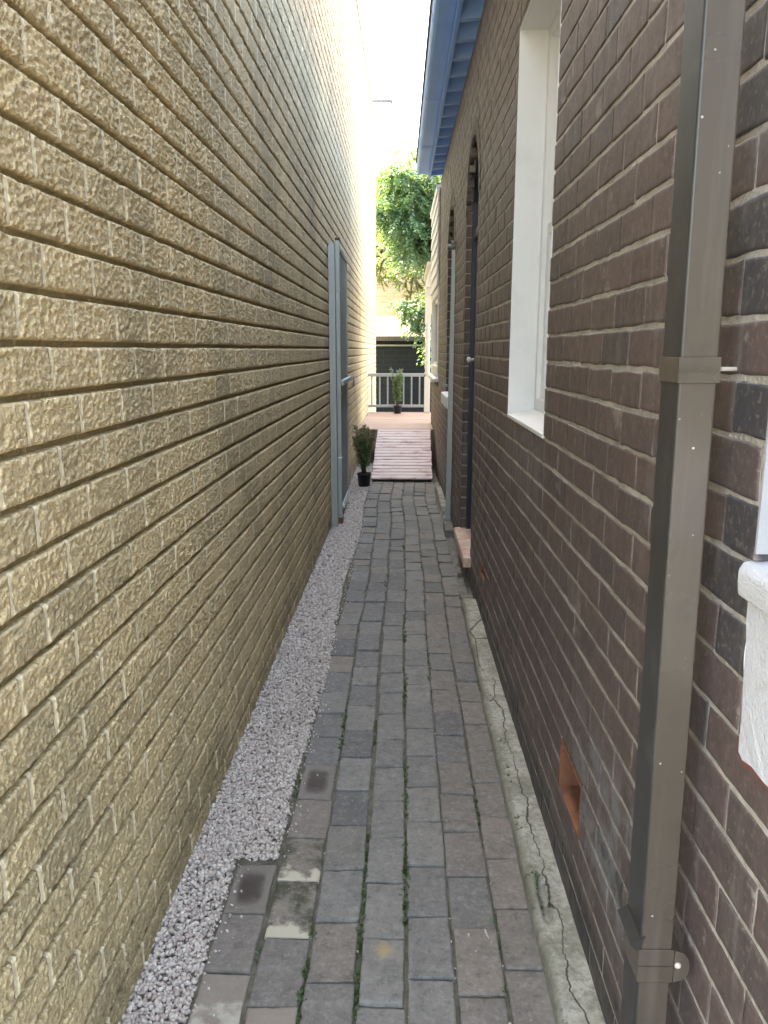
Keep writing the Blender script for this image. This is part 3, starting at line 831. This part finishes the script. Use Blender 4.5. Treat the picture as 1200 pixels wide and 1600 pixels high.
# the deep white window halfway along the wall
m = MB(); y0, y1, z0, z1 = OPEN[1][:4]
reveal(m, y0, y1, z0, z1, -.001, .14)
win = m.build('window', M['white'], house); win['label'] = 'white window with deep reveal beyond the bronze downpipe'
m = MB(); m.prism([(-.003, z0-.004), (-.003, z0+.012), (.11, z0+.03), (.15, z0+.03), (.15, z0-.004)], 'y', y0+.006, y1-.006, .003); m.build('sill', M['white'], win)
m = MB(); sash(m, y0+.007, y1-.007, z0+.031, z1-.007, .115, .155, .04); sash(m, y0+.048, y1-.048, z0+.085, 2.12, .135, .17, .045); sash(m, y0+.048, y1-.048, 2.08, z1-.05, .15, .185, .045); m.build('frame', M['white'], win)
m = MB(); m.box(.172, .178, y0+.05, y1-.05, z0+.09, z1-.06); m.build('pane', M['glass'], win)

# nearest window: only its sill and rough white patch are seen
m = MB(); y0, y1, z0, z1 = OPEN[0][:4]
reveal(m, y0, y1, z0+.035, z1, -.001, .14)
win = m.build('window', M['grey_render'], house); win['label'] = 'nearest window with rough white painted sill at the right edge'
def lumpy(mb, amp, seed, cuts=6):
    bmesh.ops.subdivide_edges(mb.bm, edges=[e for e in mb.bm.edges if e.calc_length() > .03], cuts=cuts, use_grid_fill=True)
    from mathutils import noise as mn
    for vv in mb.bm.verts: vv.co += amp*mn.noise_vector(vv.co*30 + Vector((seed, 0, 0)))
m = MB(); m.prism([(-.014, z0-.03), (-.016, z0+.008), (-.010, z0+.018), (.04, z0+.03), (.15, z0+.045), (.15, z0-.03)], 'y', y0-.05, y1+.012, .004)
lumpy(m, .004, 2); m.build('sill', M['old_white'], win)
ap = [(.90, 1.034), (.94, 1.036), (.985, 1.036), (1.012, 1.030), (1.024, 1.036), (1.030, 1.06), (1.031, 1.10), (1.036, 1.14), (1.037, 1.2), (1.043, z0-.031)]
m = MB(); m.prism([(y0-.03, 1.03)] + ap + [(y0-.03, z0-.031)], 'x', -.0045, .002, .001)
lumpy(m, .0022, 5); m.build('apron', M['old_white'], win)
m = MB(); m.prism([(.9, 1.028), (.985, 1.0295), (1.014, 1.023), (1.030, 1.030), (1.034, 1.05), (1.031, 1.06), (1.024, 1.036), (1.012, 1.031), (.985, 1.037), (.9, 1.036)], 'x', -.0025, .001); m.build('paint_edge', paint('red_primer', (.26, .085, .065), .7, .3, 20, .2), win)
m = MB(); sash(m, y0+.007, y1-.007, z0+.05, z1-.007, .115, .155, .045); m.build('frame', M['white'], win)
m = MB(); m.box(.14, .146, y0+.05, y1-.05, z0+.1, z1-.05); m.build('pane', M['glass'], win)

def arch_pts(y0, y1, zb, sp, zt, n=14):
    m_, r = (y0+y1)/2, (y1-y0)/2
    return [(y0, zb), (y1, zb)] + [(m_ + r*math.cos(math.pi*i/n), sp + (zt-sp)*math.sin(math.pi*i/n)) for i in range(n+1)]
def arch_ring(mb, y0, y1, zb, sp, zt, w, x0, x1, n=14):
    """frame following an arched opening"""
    m_, r, h = (y0+y1)/2, (y1-y0)/2, zt-sp
    mb.box(x0, x1, y0, y0+w, zb, sp); mb.box(x0, x1, y1-w, y1, zb, sp)
    for i in range(n):
        a, b_ = math.pi*i/n, math.pi*(i+1)/n
        P = lambda t, k: (m_ + (r-k)*math.cos(t), sp + (h-k)*math.sin(t))
        mb.prism([P(a, 0), P(b_, 0), P(b_, w), P(a, w)], 'x', x0, x1)

# arched doorway
y0, y1, z0, z1, sp = OPEN[2]
m = MB(); m.prism(arch_pts(y0+.005, y1-.005, z0+.03, sp, z1-.006), 'x', .075, .115)
door = m.build('door', M['navy'], house); door['label'] = 'navy blue door under a tall arch beside the steel post'
m = MB(); arch_ring(m, y0+.002, y1-.002, z0+.03, sp, z1-.003, .05, .042, .12)
m.box(.05, .12, y0+.052, y1-.052, 2.38, 2.44); m.build('frame', M['navy'], door)
m = MB()
prof = [(.001, 0), (.012, .001), (.012, .012), (.009, .02), (.018, .028), (.023, .038), (.02, .05), (.001, .055)]
m.lathe([(r, z) for r, z in prof], 0, 0, 14)
m.build('knob', M['cream'], door, (.068, y1-.10, 1.525), (0, R(-90), 0))
m = MB(); m.box(.068, .076, y0+.12, y1-.12, .45, 1.2, .003); m.box(.068, .076, y0+.12, y1-.12, 1.35, 2.25, .003); m.build('panel', M['navy'], door)
m = MB()
prof = [(-.052, z0-.035)] + [(-.052 + .012*(1-math.cos(t)), z0 + .012 + .018*math.sin(t)) for t in [0, .5, 1, 1.57]] + [(.12, z0+.034), (.12, z0-.035)]
m.prism(prof, 'y', y0-.055, y1+.02, .003)
m.build('doorstep', M['tile'], house)
# arched window behind the steel post
y0, y1, z0, z1, sp = OPEN[3]
m = MB(); arch_ring(m, y0+.002, y1-.002, z0+.11, sp, z1-.003, .05, .07, .15); m.box(.09, .15, y0+.05, y1-.05, 1.95, 2.0); m.box(.09, .15, y0+.05, y1-.05, z0+.111, z0+.17)
win = m.build('window', M['navy'], house); win['label'] = 'arched window with navy frame behind the steel post'
m = MB(); m.prism([(-.052, z0), (-.052, z0+.10), (-.044, z0+.108), (.1, z0+.12), (.1, z0)], 'y', y0-.02, y1+.03, .004); m.build('sill', M['white'], win)
m = MB(); m.prism(arch_pts(y0+.01, y1-.01, z0+.12, sp, z1-.01), 'x', .12, .126); m.build('pane', M['glass'], win)
# voussoirs of the two arches
def voussoirs(y0, y1, sp, zt):
    m_, r, h = (y0+y1)/2, (y1-y0)/2, zt-sp
    V, F, rn = [], [], []
    n = 19
    for i in range(n):
        a, b_ = math.pi*(i+.04)/n, math.pi*(i+.96)/n
        k = len(V)
        for x in (-.0035, .03):
            for t, e in ((a, .001), (b_, .001), (b_, .105), (a, .105)): V.append((x, m_ + (r+e)*math.cos(t), sp + (h+e)*math.sin(t)))
        for q in ((0, 3, 2, 1), (4, 5, 6, 7), (0, 1, 5, 4), (1, 2, 6, 5), (2, 3, 7, 6), (3, 0, 4, 7)): F.append([k+j for j in q])
        rn += [random.random()]*8
    return V, F, rn
for o_ in (OPEN[2], OPEN[3]):
    V, F, rn = voussoirs(o_[0], o_[1], o_[4], o_[3])
    link('arch', mesh_np(V, np.array(F), {'rnd': rn}), M['hbrick'], house)

# far white window with weatherboards above it
y0, y1, z0, z1, _ = OPEN[4]
m = MB(); sash(m, y0+.004, y1-.004, 1.27, 2.366, -.012, .10, .09); sash(m, y0+.1, y1-.1, 1.36, 2.28, .03, .07, .05); m.box(.03, .07, (y0+y1)/2-.03, (y0+y1)/2+.03, 1.4, 2.25)
win = m.build('window', M['white'], house); win['label'] = 'far white window below the weatherboards at the end of the house'
m = MB(); m.prism([(-.06, 1.20), (-.06, 1.24), (.1, 1.268), (.1, 1.20)], 'y', y0-.05, y1+.04, .004); m.build('sill', M['white'], win)
m = MB(); m.box(.05, .055, y0+.12, y1-.12, 1.38, 2.26); m.build('pane', M['glass'], win)
m = MB()
zb = 2.368
while zb < 3.46:
    m.prism([(-.014, zb), (-.034, zb), (-.018, zb+.162), (-.004, zb+.162)], 'y', y0-.03, y1+.06); zb += .16
m.box(-.012, .1, y0, y1+.05, 2.37, 3.5)
m.build('weatherboards', M['weather'], house)

# air vents: an empty terracotta box in the wall
for i, (a, b_, c, d) in enumerate(VENTS):
    m = MB(); t = .010; dx = .13
    m.box(-.001, dx, a+.0006, a+t, c+.003, d); m.box(-.001, dx, b_-t, b_-.0006, c+.003, d)
    m.box(-.001, dx, a+t, b_-t, c+.003, c+t); m.box(-.001, dx, a+t, b_-t, d-t, d); m.box(dx, dx+.01, a, b_, c, d)
    lumpy(m, .0018, i, 3)
    m.build('air_vent', M['terra'], house)

# eaves
ROOF_Y1 = 9.97
m = MB()
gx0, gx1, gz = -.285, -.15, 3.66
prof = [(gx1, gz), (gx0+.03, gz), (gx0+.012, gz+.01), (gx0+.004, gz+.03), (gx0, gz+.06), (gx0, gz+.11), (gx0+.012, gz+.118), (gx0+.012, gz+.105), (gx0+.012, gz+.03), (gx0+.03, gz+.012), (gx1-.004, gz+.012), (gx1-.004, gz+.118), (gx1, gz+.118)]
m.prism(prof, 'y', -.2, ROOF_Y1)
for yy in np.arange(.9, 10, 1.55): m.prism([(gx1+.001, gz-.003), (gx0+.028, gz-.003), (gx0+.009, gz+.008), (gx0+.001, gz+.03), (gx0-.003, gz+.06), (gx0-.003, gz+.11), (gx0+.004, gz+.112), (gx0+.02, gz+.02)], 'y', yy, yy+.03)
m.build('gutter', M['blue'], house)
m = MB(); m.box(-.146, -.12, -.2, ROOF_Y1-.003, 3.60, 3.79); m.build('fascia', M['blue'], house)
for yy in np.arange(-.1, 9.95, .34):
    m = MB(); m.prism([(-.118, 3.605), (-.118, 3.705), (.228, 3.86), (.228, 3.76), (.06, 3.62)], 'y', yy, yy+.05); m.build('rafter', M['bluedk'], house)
m = MB(); m.prism([(-.3, 3.79), (3.4, 5.55), (7.1, 3.79), (7.1, 3.72), (3.4, 5.48), (.2, 3.872), (-.12, 3.72), (-.149, 3.775)], 'y', -.25, ROOF_Y1)
m.build('roof', M['palert'], house)
m = MB(); m.prism([(-.04, 3.47), (-.04, 3.55), (7.1, 3.75), (7.1, 3.67)], 'y', ROOF_Y1+.002, 11.98); m.build('roof', M['weather'], house)

# ------------------------------------------------------------------ downpipe
dp = empty('downpipe', 'bronze painted rectangular steel downpipe clipped to the brick wall on the right', 'downpipe', (.410, 1.139, 0))
lean = .0085
def lean_mb(mb, x0=0.0):
    for vv in mb.bm.verts: vv.co.x -= lean*(vv.co.z - 1.5)
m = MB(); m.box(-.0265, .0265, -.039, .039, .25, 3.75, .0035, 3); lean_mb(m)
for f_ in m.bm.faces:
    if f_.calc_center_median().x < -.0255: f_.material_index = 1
m.build('pipe', [M['bronze'], M['dark_steel']], dp)
def clip(zc, h, flare):
    m = MB(); zz0, zz1 = zc-h/2, zc+h/2; e = .0024
    m.box(-.0265-e, -.0265-.0012, -.039-e, .039+e, zz0, zz1, .001); m.box(-.0265-e, .0265+e, -.039-e, -.039-.0012, zz0, zz1, .001)
    m.box(.0265+.0012, .0265+e, -.039-e, .06, zz0, zz1, .001)
    m.box(-.0265-e+.001, .0265, -.0435, -.0425, zc-.0012, zc+.0012)
    lean_mb(m); return m
c1 = clip(1.572, .036, 0).build('clip', M['bronze'], dp)
m = MB(); m.box(.0275, .050, .024, .028, 1.556, 1.588, .001); m.build('tab', M['bronze'], c1)
m = MB(); m.tube([(.050, .020, 1.572), (.0755, .020, 1.572)], .0032, 10); m.tube([(.046, .020, 1.572), (.049, .020, 1.572), (.052, .020, 1.572)], [.0055, .0072, .0045], 12); m.build('screw', M['bolt'], c1)
c2 = clip(.612, .062, 1).build('clip', M['bronze'], dp)
m = MB(); m.tube([(.0425, -.0475, .617), (.0425, -.0455, .617), (.0425, -.0430, .617)], [.003, .0052, .0056], 14)
m.build('screw', M['bolt'], c2)
m = MB(); pts = [(.030, .583), (.046, .588), (.053, .598), (.055, .612), (.052, .628), (.044, .638), (.030, .643)]
m.prism([(x+.0075, z) for x, z in pts], 'y', -.0430, -.0412, .0005); m.build('tab', M['bronze'], c2)
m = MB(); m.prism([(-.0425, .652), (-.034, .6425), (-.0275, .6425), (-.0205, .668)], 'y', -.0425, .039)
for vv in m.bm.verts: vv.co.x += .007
m.build('flare', M['dark_steel'], c2)

# ------------------------------------------------------------------ gate, posts
gp = empty('gate_post', 'tall galvanised steel gate post standing against the beige wall', 'gate post', (-.622, 6.98, 0), group='steel gate posts')
m = MB(); m.box(-.029, .029, -.029, .029, -.02, 2.49, .003); m.build('shaft', M['galv'], gp)
m = MB(); m.box(-.031, .031, -.031, .031, 2.488, 2.495, .002); m.build('cap', M['galv'], gp)
gp2 = empty('gate_post', 'thin leaning galvanised steel post standing against the dark brick wall', 'gate post', (.425, 7.12, .03), group='steel gate posts')
m = MB(); m.box(-.024, .024, -.022, .022, .03, 2.42, .003)
for vv in m.bm.verts: vv.co.x += (vv.co.z)*.009
m.build('shaft', M['galv'], gp2)
m = MB(); m.box(-.034, .030, -.026, .026, 0, .035, .004); m.build('foot', M['galv'], gp2)
m = MB(); m.box(-.055, -.020, -.012, .012, 1.25, 1.262, .002); m.box(-.06, -.05, -.012, .012, 1.235, 1.285, .002); m.tube([(-.04, 0, 1.262), (-.04, 0, 1.30)], .006, 8); m.build('latch_keeper', M['galv'], gp2)
m = MB(); m.tube([(.0, .03, 2.43), (.0, .03, 2.47), (.0, -.03, 2.49)], .012, 8); m.tube([(-.04, .02, 2.455), (.05, .02, 2.455)], .018, 8); m.build('top_bracket', M['galvdk'], gp2)

gate = empty('steel_gate', 'galvanised steel gate standing open flat against the beige wall', 'gate', (-.566, 7.06, 0), .006)
m = MB(); m.box(-.032, .006, 0, .05, .06, 2.53, .003); m.box(-.032, .0, 1.06, 1.10, .10, 2.50, .003)
m.box(-.032, .001, .05, 1.06, 2.46, 2.50, .003); m.box(-.032, .001, .05, 1.06, .10, .14, .003)
m.build('frame', M['galv'], gate)
m = MB(); n = 46; V = []
pts = [(-.012 + .005*math.sin(i*2*math.pi/6), .051 + i*(1.008/n)) for i in range(n+1)]
V = [(x, y, z) for (x, y) in pts for z in (.12, 2.48)]
F = [(2*i, 2*i+1, 2*i+3, 2*i+2) for i in range(n)]
V2 = [(x-.002, y, z) for x, y, z in V]; off = len(V)
link('sheet', mesh_np(V + V2, np.array(F + [tuple(off+k for k in f_[::-1]) for f_ in F]), smooth=True), M['galvdk'], gate); m.bm.free()
m = MB(); m.box(.001, .03, .05, 1.06, 1.28, 1.325, .003); m.build('middle_rail', M['galv'], gate)
lt = MB(); lt.box(.002, .05, 1.02, 1.13, 1.285, 1.33, .004); lt.tube([(.055, 1.08, 1.33), (.06, 1.08, 1.27), (.055, 1.10, 1.22)], .008, 8); lt.build('latch', M['galvdk'], gate)
m = MB(); m.box(-.034, .008, -.004, .14, 2.533, 2.55, .002, rot=(-.02, 0, 0)); m.build('rusty_cap', M['rust'], gate)
m = MB(); m.box(-.03, .01, .0, .10, .0, .058, .003); m.build('rusty_foot', M['rust'], gate)
for zz, mat in ((2.10, 'galvdk'), (1.83, 'galvdk'), (1.53, 'galvdk'), (1.20, 'galvdk'), (.62, 'white')):
    m = MB(); m.box(-.036, .011, -.006, .056, zz, zz+.011, .002); m.build('strap', M[mat], gate)
for i in range(9):
    m = MB(); m.lathe([(.0, 0), (.011, 0), (.011, .006), (.006, .012), (.001, .013)], 0, 0, 10); m.build('bolt', M['white'], gate, (.004, .18 + i*.1, .125), (0, R(90), 0))
for zz in (1.05, .62, 1.95):
    m = MB(); m.lathe([(.0, 0), (.009, 0), (.009, .01), (.001, .014)], 0, 0, 10); m.build('bolt', M['white'], gate, (.002, 1.08, zz), (0, R(90), 0))

# ------------------------------------------------------------------ ramp, deck, railing, veranda
def boards(x0f, x1f, ya, za, yb, zb, n, th, gap, seed):
    V, F, rn = [], [], []; rs = random.Random(seed)
    U = Vector((0, yb-ya, zb-za)); L = U.length; U /= L; Nn = Vector((0, -U.z, U.y)); w = L/n
    for i in range(n):
        a, c = i*w + gap/2, (i+1)*w - gap/2; r = rs.random(); dz = rs.uniform(-.002, .002); dx0, dx1 = rs.uniform(-.006, .006), rs.uniform(-.006, .006)
        ch = .004
        prof = [(a, -th), (a, -ch), (a+ch, 0), (c-ch, 0), (c, -ch), (c, -th)]
        k = len(V)
        for xx in (0, 1):
            for s, t in prof:
                p = Vector((0, ya, za)) + U*s + Nn*(t+dz)
                V.append(((x1f(p.y)+dx1) if xx else (x0f(p.y)+dx0), p.y, p.z)); rn.append(r)
        for j in range(6): F.append((k+j, k+(j+1) % 6, k+6+(j+1) % 6, k+6+j))
        V += [V[k+j] for j in (0, 1, 4, 5)] + [V[k+6+j] for j in (0, 1, 4, 5)]; rn += [r]*8
        F += [(k+12, k+13, k+14, k+15), (k+16, k+17, k+18, k+19)]
    return mesh_np(V, np.array(F), {'rnd': rn})
ramp = empty('timber_ramp', 'weathered red timber ramp leading from the paved path up to the deck', 'ramp', (0, 9.47, 0))
rx0, rx1 = (lambda y: -.385 + .022*y), (lambda y: .366 + .012*y)
link('boards', boards(rx0, rx1, 0, .035, 1.42, .505, 17, .022, .0045, 3), M['ramp'], ramp)
m = MB()
for xx in (-.35, .0, .335): m.prism([(.012, -.02), (.012, .008), (1.40, .466), (1.40, -.02)], 'x', xx-.02, xx+.02)
m.build('bearer', paint('dark_bearer', (.05, .035, .03), .8), ramp)
deck = empty('timber_deck', 'pale red timber deck at the top of the ramp', 'deck', (0, 10.9, 0))
link('boards', boards(lambda y: XLW(10.9+y)+.012, lambda y: XRW(10.9+y)-.006 if y < 1.0 else 3.2, .0, .505, 2.98, .505, 33, .022, .004, 9), M['deck'], deck)
m = MB(); m.box(-.615, .40, -.022, .002, .28, .5); m.build('fascia', M['deck'], deck)
m = MB(); m.box(-.60, 3.1, 2.9, 2.94, .3, .48); m.build('joist', M['bark'], deck)

rail = empty('railing', 'pale grey painted timber railing across the far edge of the deck', 'railing', (0, 13.78, 0))
m = MB(); m.box(-.612, .374, -.03, .03, 1.135, 1.19, .006); m.build('top_rail', M['railpaint'], rail)
m = MB(); m.box(-.612, .374, -.025, .025, .60, .645, .005); m.build('bottom_rail', M['railpaint'], rail)
for i in range(7):
    m = MB(); xx = -.549 + i*.140; m.box(xx-.013, xx+.013, -.013, .013, .645, 1.135, .002); m.build('baluster', M['railpaint'], rail)

ver = empty('veranda', 'white veranda corner with turned timber post at the end of the deck', 'veranda', (.424, 13.80, .505))
m = MB(); s_ = .05
m.box(-s_, s_, -s_, s_, 0, .62, .004); m.box(-s_, s_, -s_, s_, 1.52, 2.12, .004)
m.lathe([(.05, .62), (.034, .64), (.034, .655), (.052, .675), (.052, .70), (.036, .72), (.045, .76), (.05, .80), (.036, .86), (.047, .875), (.047, .9), (.036, .92), (.042, 1.1), (.046, 1.34), (.038, 1.42), (.052, 1.44), (.052, 1.465), (.036, 1.48), (.036, 1.495), (.05, 1.52)], 0, 0, 18)
m.build('post', M['weather'], ver)
m = MB(); m.box(-.045, 2.8, -.04, .04, 2.122, 2.25, .004); m.box(-.04, .04, -1.85, -.042, 2.14, 2.25, .004); m.build('beam', M['weather'], ver)
m = MB()
pts = [(.051, 1.70), (.075, 1.70)] + [(.075 + .30*(1-math.cos(t)), 1.70 + .36*math.sin(t)) for t in np.linspace(.2, 1.57, 8)] + [(.38, 2.12), (.051, 2.12)]
m.prism(pts, 'y', -.012, .012); m.build('bracket', M['cream'], ver)
m = MB(); m.prism([(.10, 2.252), (.10, 2.29), (-1.88, 2.36), (-1.88, 2.322)], 'x', -.075, 2.9)
m.build('roof', M['cream'], ver)

# ------------------------------------------------------------------ potted plants
def potted(name_label, loc, rp, hp, H, spread, nst, nl, red, seed, lsz, wd):
    rs = random.Random(seed)
    root = empty('potted_plant', name_label, 'potted plant', loc, group='shrubs in black plastic pots')
    m = MB(); m.lathe([(rp*.8, 0), (rp*.83, .004), (rp*.96, hp*.86), (rp*1.04, hp*.87), (rp*1.05, hp), (rp*.97, hp), (rp*.93, hp*.88)], 0, 0, 24); m.build('pot', M['pot'], root)
    m = MB(); m.lathe([(rp*.1, hp*.84), (rp*.93, hp*.86), (rp*.6, hp*.895), (.001, hp*.91)], 0, 0, 20); m.build('soil', M['soil'], root)
    st = MB(); P, D, tips = [], [], []
    for s in range(nst):
        a = rs.uniform(0, 6.28); r1 = spread*rs.uniform(.2, 1.0); hh = hp*.85 + (H-hp)*rs.uniform(.6, 1.0)*(1.0 if s else 1)
        p0 = Vector((rs.gauss(0, .012), rs.gauss(0, .012), hp*.85)); p3 = Vector((r1*math.cos(a), r1*math.sin(a), hh))
        mid = Vector((p3.x*.35, p3.y*.35, hp + (hh-hp)*.5))
        pts = [p0, p0.lerp(mid, .5), mid, mid.lerp(p3, .6), p3]
        st.tube(pts, [.006, .005, .004, .003, .0015], 6)
        for k in range(nl):
            t = rs.uniform(.12, 1)**.8
            seg = min(3, int(t*4)); q = pts[seg].lerp(pts[seg+1], t*4-seg)
            sd = Vector((rs.gauss(0, 1), rs.gauss(0, 1), rs.uniform(-.1, 1.1))).normalized()
            tw = rs.uniform(0, .05)*(1.2-t)
            P.append(q + sd*tw); D.append(sd + Vector((0, 0, .35))); tips.append(t)
    st.build('stem', M['bark'], root)
    P = np.array([p[:] for p in P]); D = np.array([d[:] for d in D]); tips = np.array(tips)
    rt = (tips > .72) & (RNG.uniform(0, 1, len(tips)) < red)
    V, F, r = leaf_mesh(P, D, RNG.uniform(.6, 1.2, len(P))*lsz, wd, RNG.uniform(0, 1, len(P)))
    mi = np.tile(rt.astype(np.int32), 4)
    link('foliage', mesh_np(V, F, {'rnd': r}, midx=mi), [M['leaf_s'], M['leaf_r']], root)
potted('red tipped bushy shrub in a black pot on the gravel beside the ramp', (-.458, 9.12, -.005), .082, .165, .78, .17, 24, 95, .4, 4, .036, .55)
potted('slim green shrub in a black pot on the deck before the railing', (-.095, 13.60, .507), .074, .135, .80, .13, 17, 75, .1, 9, .052, .32)

# ------------------------------------------------------------------ background
shed = empty('shed', 'dark charcoal shed with pale corrugated roof behind the railing', 'shed', (0, 19.0, 0))
m = MB(); m.box(-6, 5, 0, 3.4, -.1, 1.86); m.build('wall', M['shedwall'], shed)
m = MB(); m.box(-6.1, 5.1, -.16, -.05, 1.80, 1.905, .008); m.build('gutter', M['charcoal'], shed)
m = MB(); m.box(-6.1, 5.1, -.04, -.005, 1.675, 1.715, .003); m.build('trim', paint('grey_trim_paint', (.14, .17, .19), .5), shed)
n = 560; xs = np.linspace(-6.1, 5.1, n); zc = .012*np.sin(xs/.075*2*math.pi)
V = [(x, y, z+w) for y, z in ((-.1, 1.92), (3.6, 2.46)) for x, w in zip(xs, zc)]
V += [(x, y, z-.003) for x, y, z in V]
F = [(i, i+1, n+i+1, n+i) for i in range(n-1)]; F += [tuple(2*n+k for k in f_[::-1]) for f_ in F]
link('roof', mesh_np(V, np.array(F), smooth=True), M['corr'], shed)

bb = empty('brick_building', 'sandy brick building with orange roof edge behind the shed and trees', 'building', (0, 26.0, 0))
m = MB(); m.box(-7, 6, 0, 7, 0, 5.0); m.build('wall', M['farbrick'], bb)
m = MB(); m.box(-7.05, 6.05, -.06, -.001, 2.45, 2.66, .01); m.build('ledge', M['cream'], bb)
m = MB(); m.box(-7.1, 6.1, -.35, 7.2, 5.12, 5.35, .02); m.box(-7.05, 6.05, -.2, 7.1, 5.001, 5.119); m.build('roof', M['rooftile'], bb)

def tree(label, base, trunk_pts, trunk_r, clumps, nfr, leaflet, mat, seed, droop=.6, group=None):
    rs = np.random.default_rng(seed); random.seed(seed)
    root = empty('tree', label, 'tree', base, group=group)
    B = Vector(base)
    m = MB(); tp = [Vector(p) - B for p in trunk_pts]; m.tube(tp, trunk_r, 10)
    for c in clumps:
        e = Vector(c[:3]) - B
        k = min(range(len(tp)), key=lambda i: (tp[i]-e).length)
        s = tp[k]; mid = s.lerp(e, .5) + Vector((0, 0, .12)); m.tube([s, mid, e], [.05, .035, .012], 6)
    m.build('trunk', M['bark'], root)
    P, D = [], []; up = []
    for cx, cy, cz, r in clumps:
        c = np.array((cx, cy, cz)) - np.array(base)
        for _ in range(int(nfr*(r/.5)**2)):
            d = rs.normal(size=3); d /= np.linalg.norm(d); d[2] = d[2]*.8
            st = c + d*r*rs.uniform(.25, .85)*np.array([1, 1, .8])
            L = rs.uniform(.28, .5)*min(1.2, r/.45); dirv = d*np.array([1, 1, .5]) + np.array([0, 0, -.15]); dirv /= np.linalg.norm(dirv)
            nlf = 9
            for k in range(nlf):
                t = (k+.5)/nlf
                q = st + dirv*L*t + np.array([0, 0, -droop*L*t*t])
                sd = np.cross(dirv, [0, 0, 1.0]); sd /= np.linalg.norm(sd)+1e-6
                for sgn in (1, -1):
                    P.append(q); D.append(sd*sgn + dirv*.7 + np.array([0, 0, -.35*droop*2]) + rs.normal(size=3)*.2); up.append((0, 0, 1.0))
    P = np.array(P); D = np.array(D)
    V, F, r = leaf_mesh(P, D, rs.uniform(.7, 1.25, len(P))*leaflet, .42, rs.uniform(0, 1, len(P)), .12, np.array(up))
    link('crown', mesh_np(V, F, {'rnd': r}), mat, root)

rs = random.Random(21)
def clump_box(n, x, y, z, r, keep=lambda *a: True):
    out = []
    while len(out) < n:
        c = (rs.uniform(*x), rs.uniform(*y), rs.uniform(*z))
        if keep(*c): out.append((*c, rs.uniform(*r)))
    return out
# big tree leaning over the shed: its crown narrows to the lower right
def keep_main(x, y, z):
    if z > 6.35 - .25*max(0, x): return False
    left = -.75 if z > 5.2 else -.75 + (5.2-z)*.75
    return x > left + .1
cl = clump_box(64, (-.9, 3.6), (21.2, 23.4), (4.05, 6.5), (.32, .55), keep_main)
tree('large drooping green tree leaning over the shed roof from the right', (3.0, 22.9, 0), [(3.0, 22.9, 0), (2.95, 22.9, 1.5), (2.7, 22.8, 3.0), (2.2, 22.6, 4.2), (1.6, 22.4, 5.0), (.7, 22.2, 5.5)], [.19, .16, .14, .11, .08, .04], cl, 62, .125, M['leaf'], 5, .7, 'trees behind the deck')
cl = [(-.02, 17.7, 2.62, .26), (.18, 17.6, 2.5, .3), (.4, 17.7, 2.55, .32), (.15, 17.65, 2.25, .22), (.42, 17.6, 2.2, .3), (.7, 17.7, 2.4, .36), (.88, 17.7, 1.6, .3), (.98, 17.8, 1.2, .3), (.95, 17.9, 1.9, .42), (.9, 17.8, 2.8, .4), (.22, 17.6, 2.02, .15), (1.2, 17.8, 1.2, .4), (1.3, 17.9, 2.6, .5)]
tree('low green tree with drooping fronds beside the white veranda post', (1.6, 17.9, 0), [(1.6, 17.9, 0), (1.55, 17.9, .8), (1.4, 17.85, 1.5), (1.1, 17.8, 2.1), (.7, 17.75, 2.45)], [.08, .07, .06, .045, .025], cl, 70, .095, M['leaf'], 15, .8, 'trees behind the deck')
cl = clump_box(46, (-2.4, 3.2), (29.5, 31.5), (6.2, 8.8), (.35, .7), lambda x, y, z: z < 8.75 - .12*(x-.6)**2)
tree('tall bright yellow-green tree rising behind the sandy brick building', (.5, 34.5, 0), [(.5, 34.5, 0), (.5, 34.3, 3), (.5, 33, 5.5), (.5, 31, 7.2)], [.25, .22, .16, .08], cl, 24, .16, M['leaf_t'], 25, .5, 'trees behind the deck')
cl = [(-.72, 25.0, 4.6, .34), (-.6, 25.0, 4.2, .32), (-.75, 25.1, 3.85, .3), (-.5, 25.0, 5.0, .3), (-.3, 25.0, 3.85, .28), (.0, 25.1, 3.75, .25), (.45, 25.0, 3.3, .34), (.2, 25.0, 3.05, .3), (.65, 25.1, 3.0, .34), (.75, 25.1, 3.5, .36), (-1.1, 25.0, 4.2, .4), (-1.2, 25.1, 5.0, .4), (.3, 25.1, 4.0, .3)]
tree('slender sunlit lime-green tree between the large tree and the brick wall', (1.5, 25.2, 0), [(1.5, 25.2, 0), (1.4, 25.2, 1.5), (1.1, 25.15, 2.8), (.3, 25.1, 3.8), (-.6, 25.1, 4.4)], [.09, .08, .06, .04, .02], cl, 45, .10, M['leaf_y'], 35, .5, 'trees behind the deck')

ant = empty('antenna', 'thin metal antenna arm reaching out above the beige building', 'antenna', (-1.3, 16.9, 6.05))
m = MB(); m.tube([(0, 0, 0), (0, 0, .62)], .018, 8); m.build('mast', M['alum'], ant)
m = MB(); m.tube([(-.3, 0, .425), (1.05, 0, .43)], .03, 8); m.tube([(1.04, -.0, .38), (1.04, 0, .48)], .03, 6); m.build('arm', M['alum'], ant)
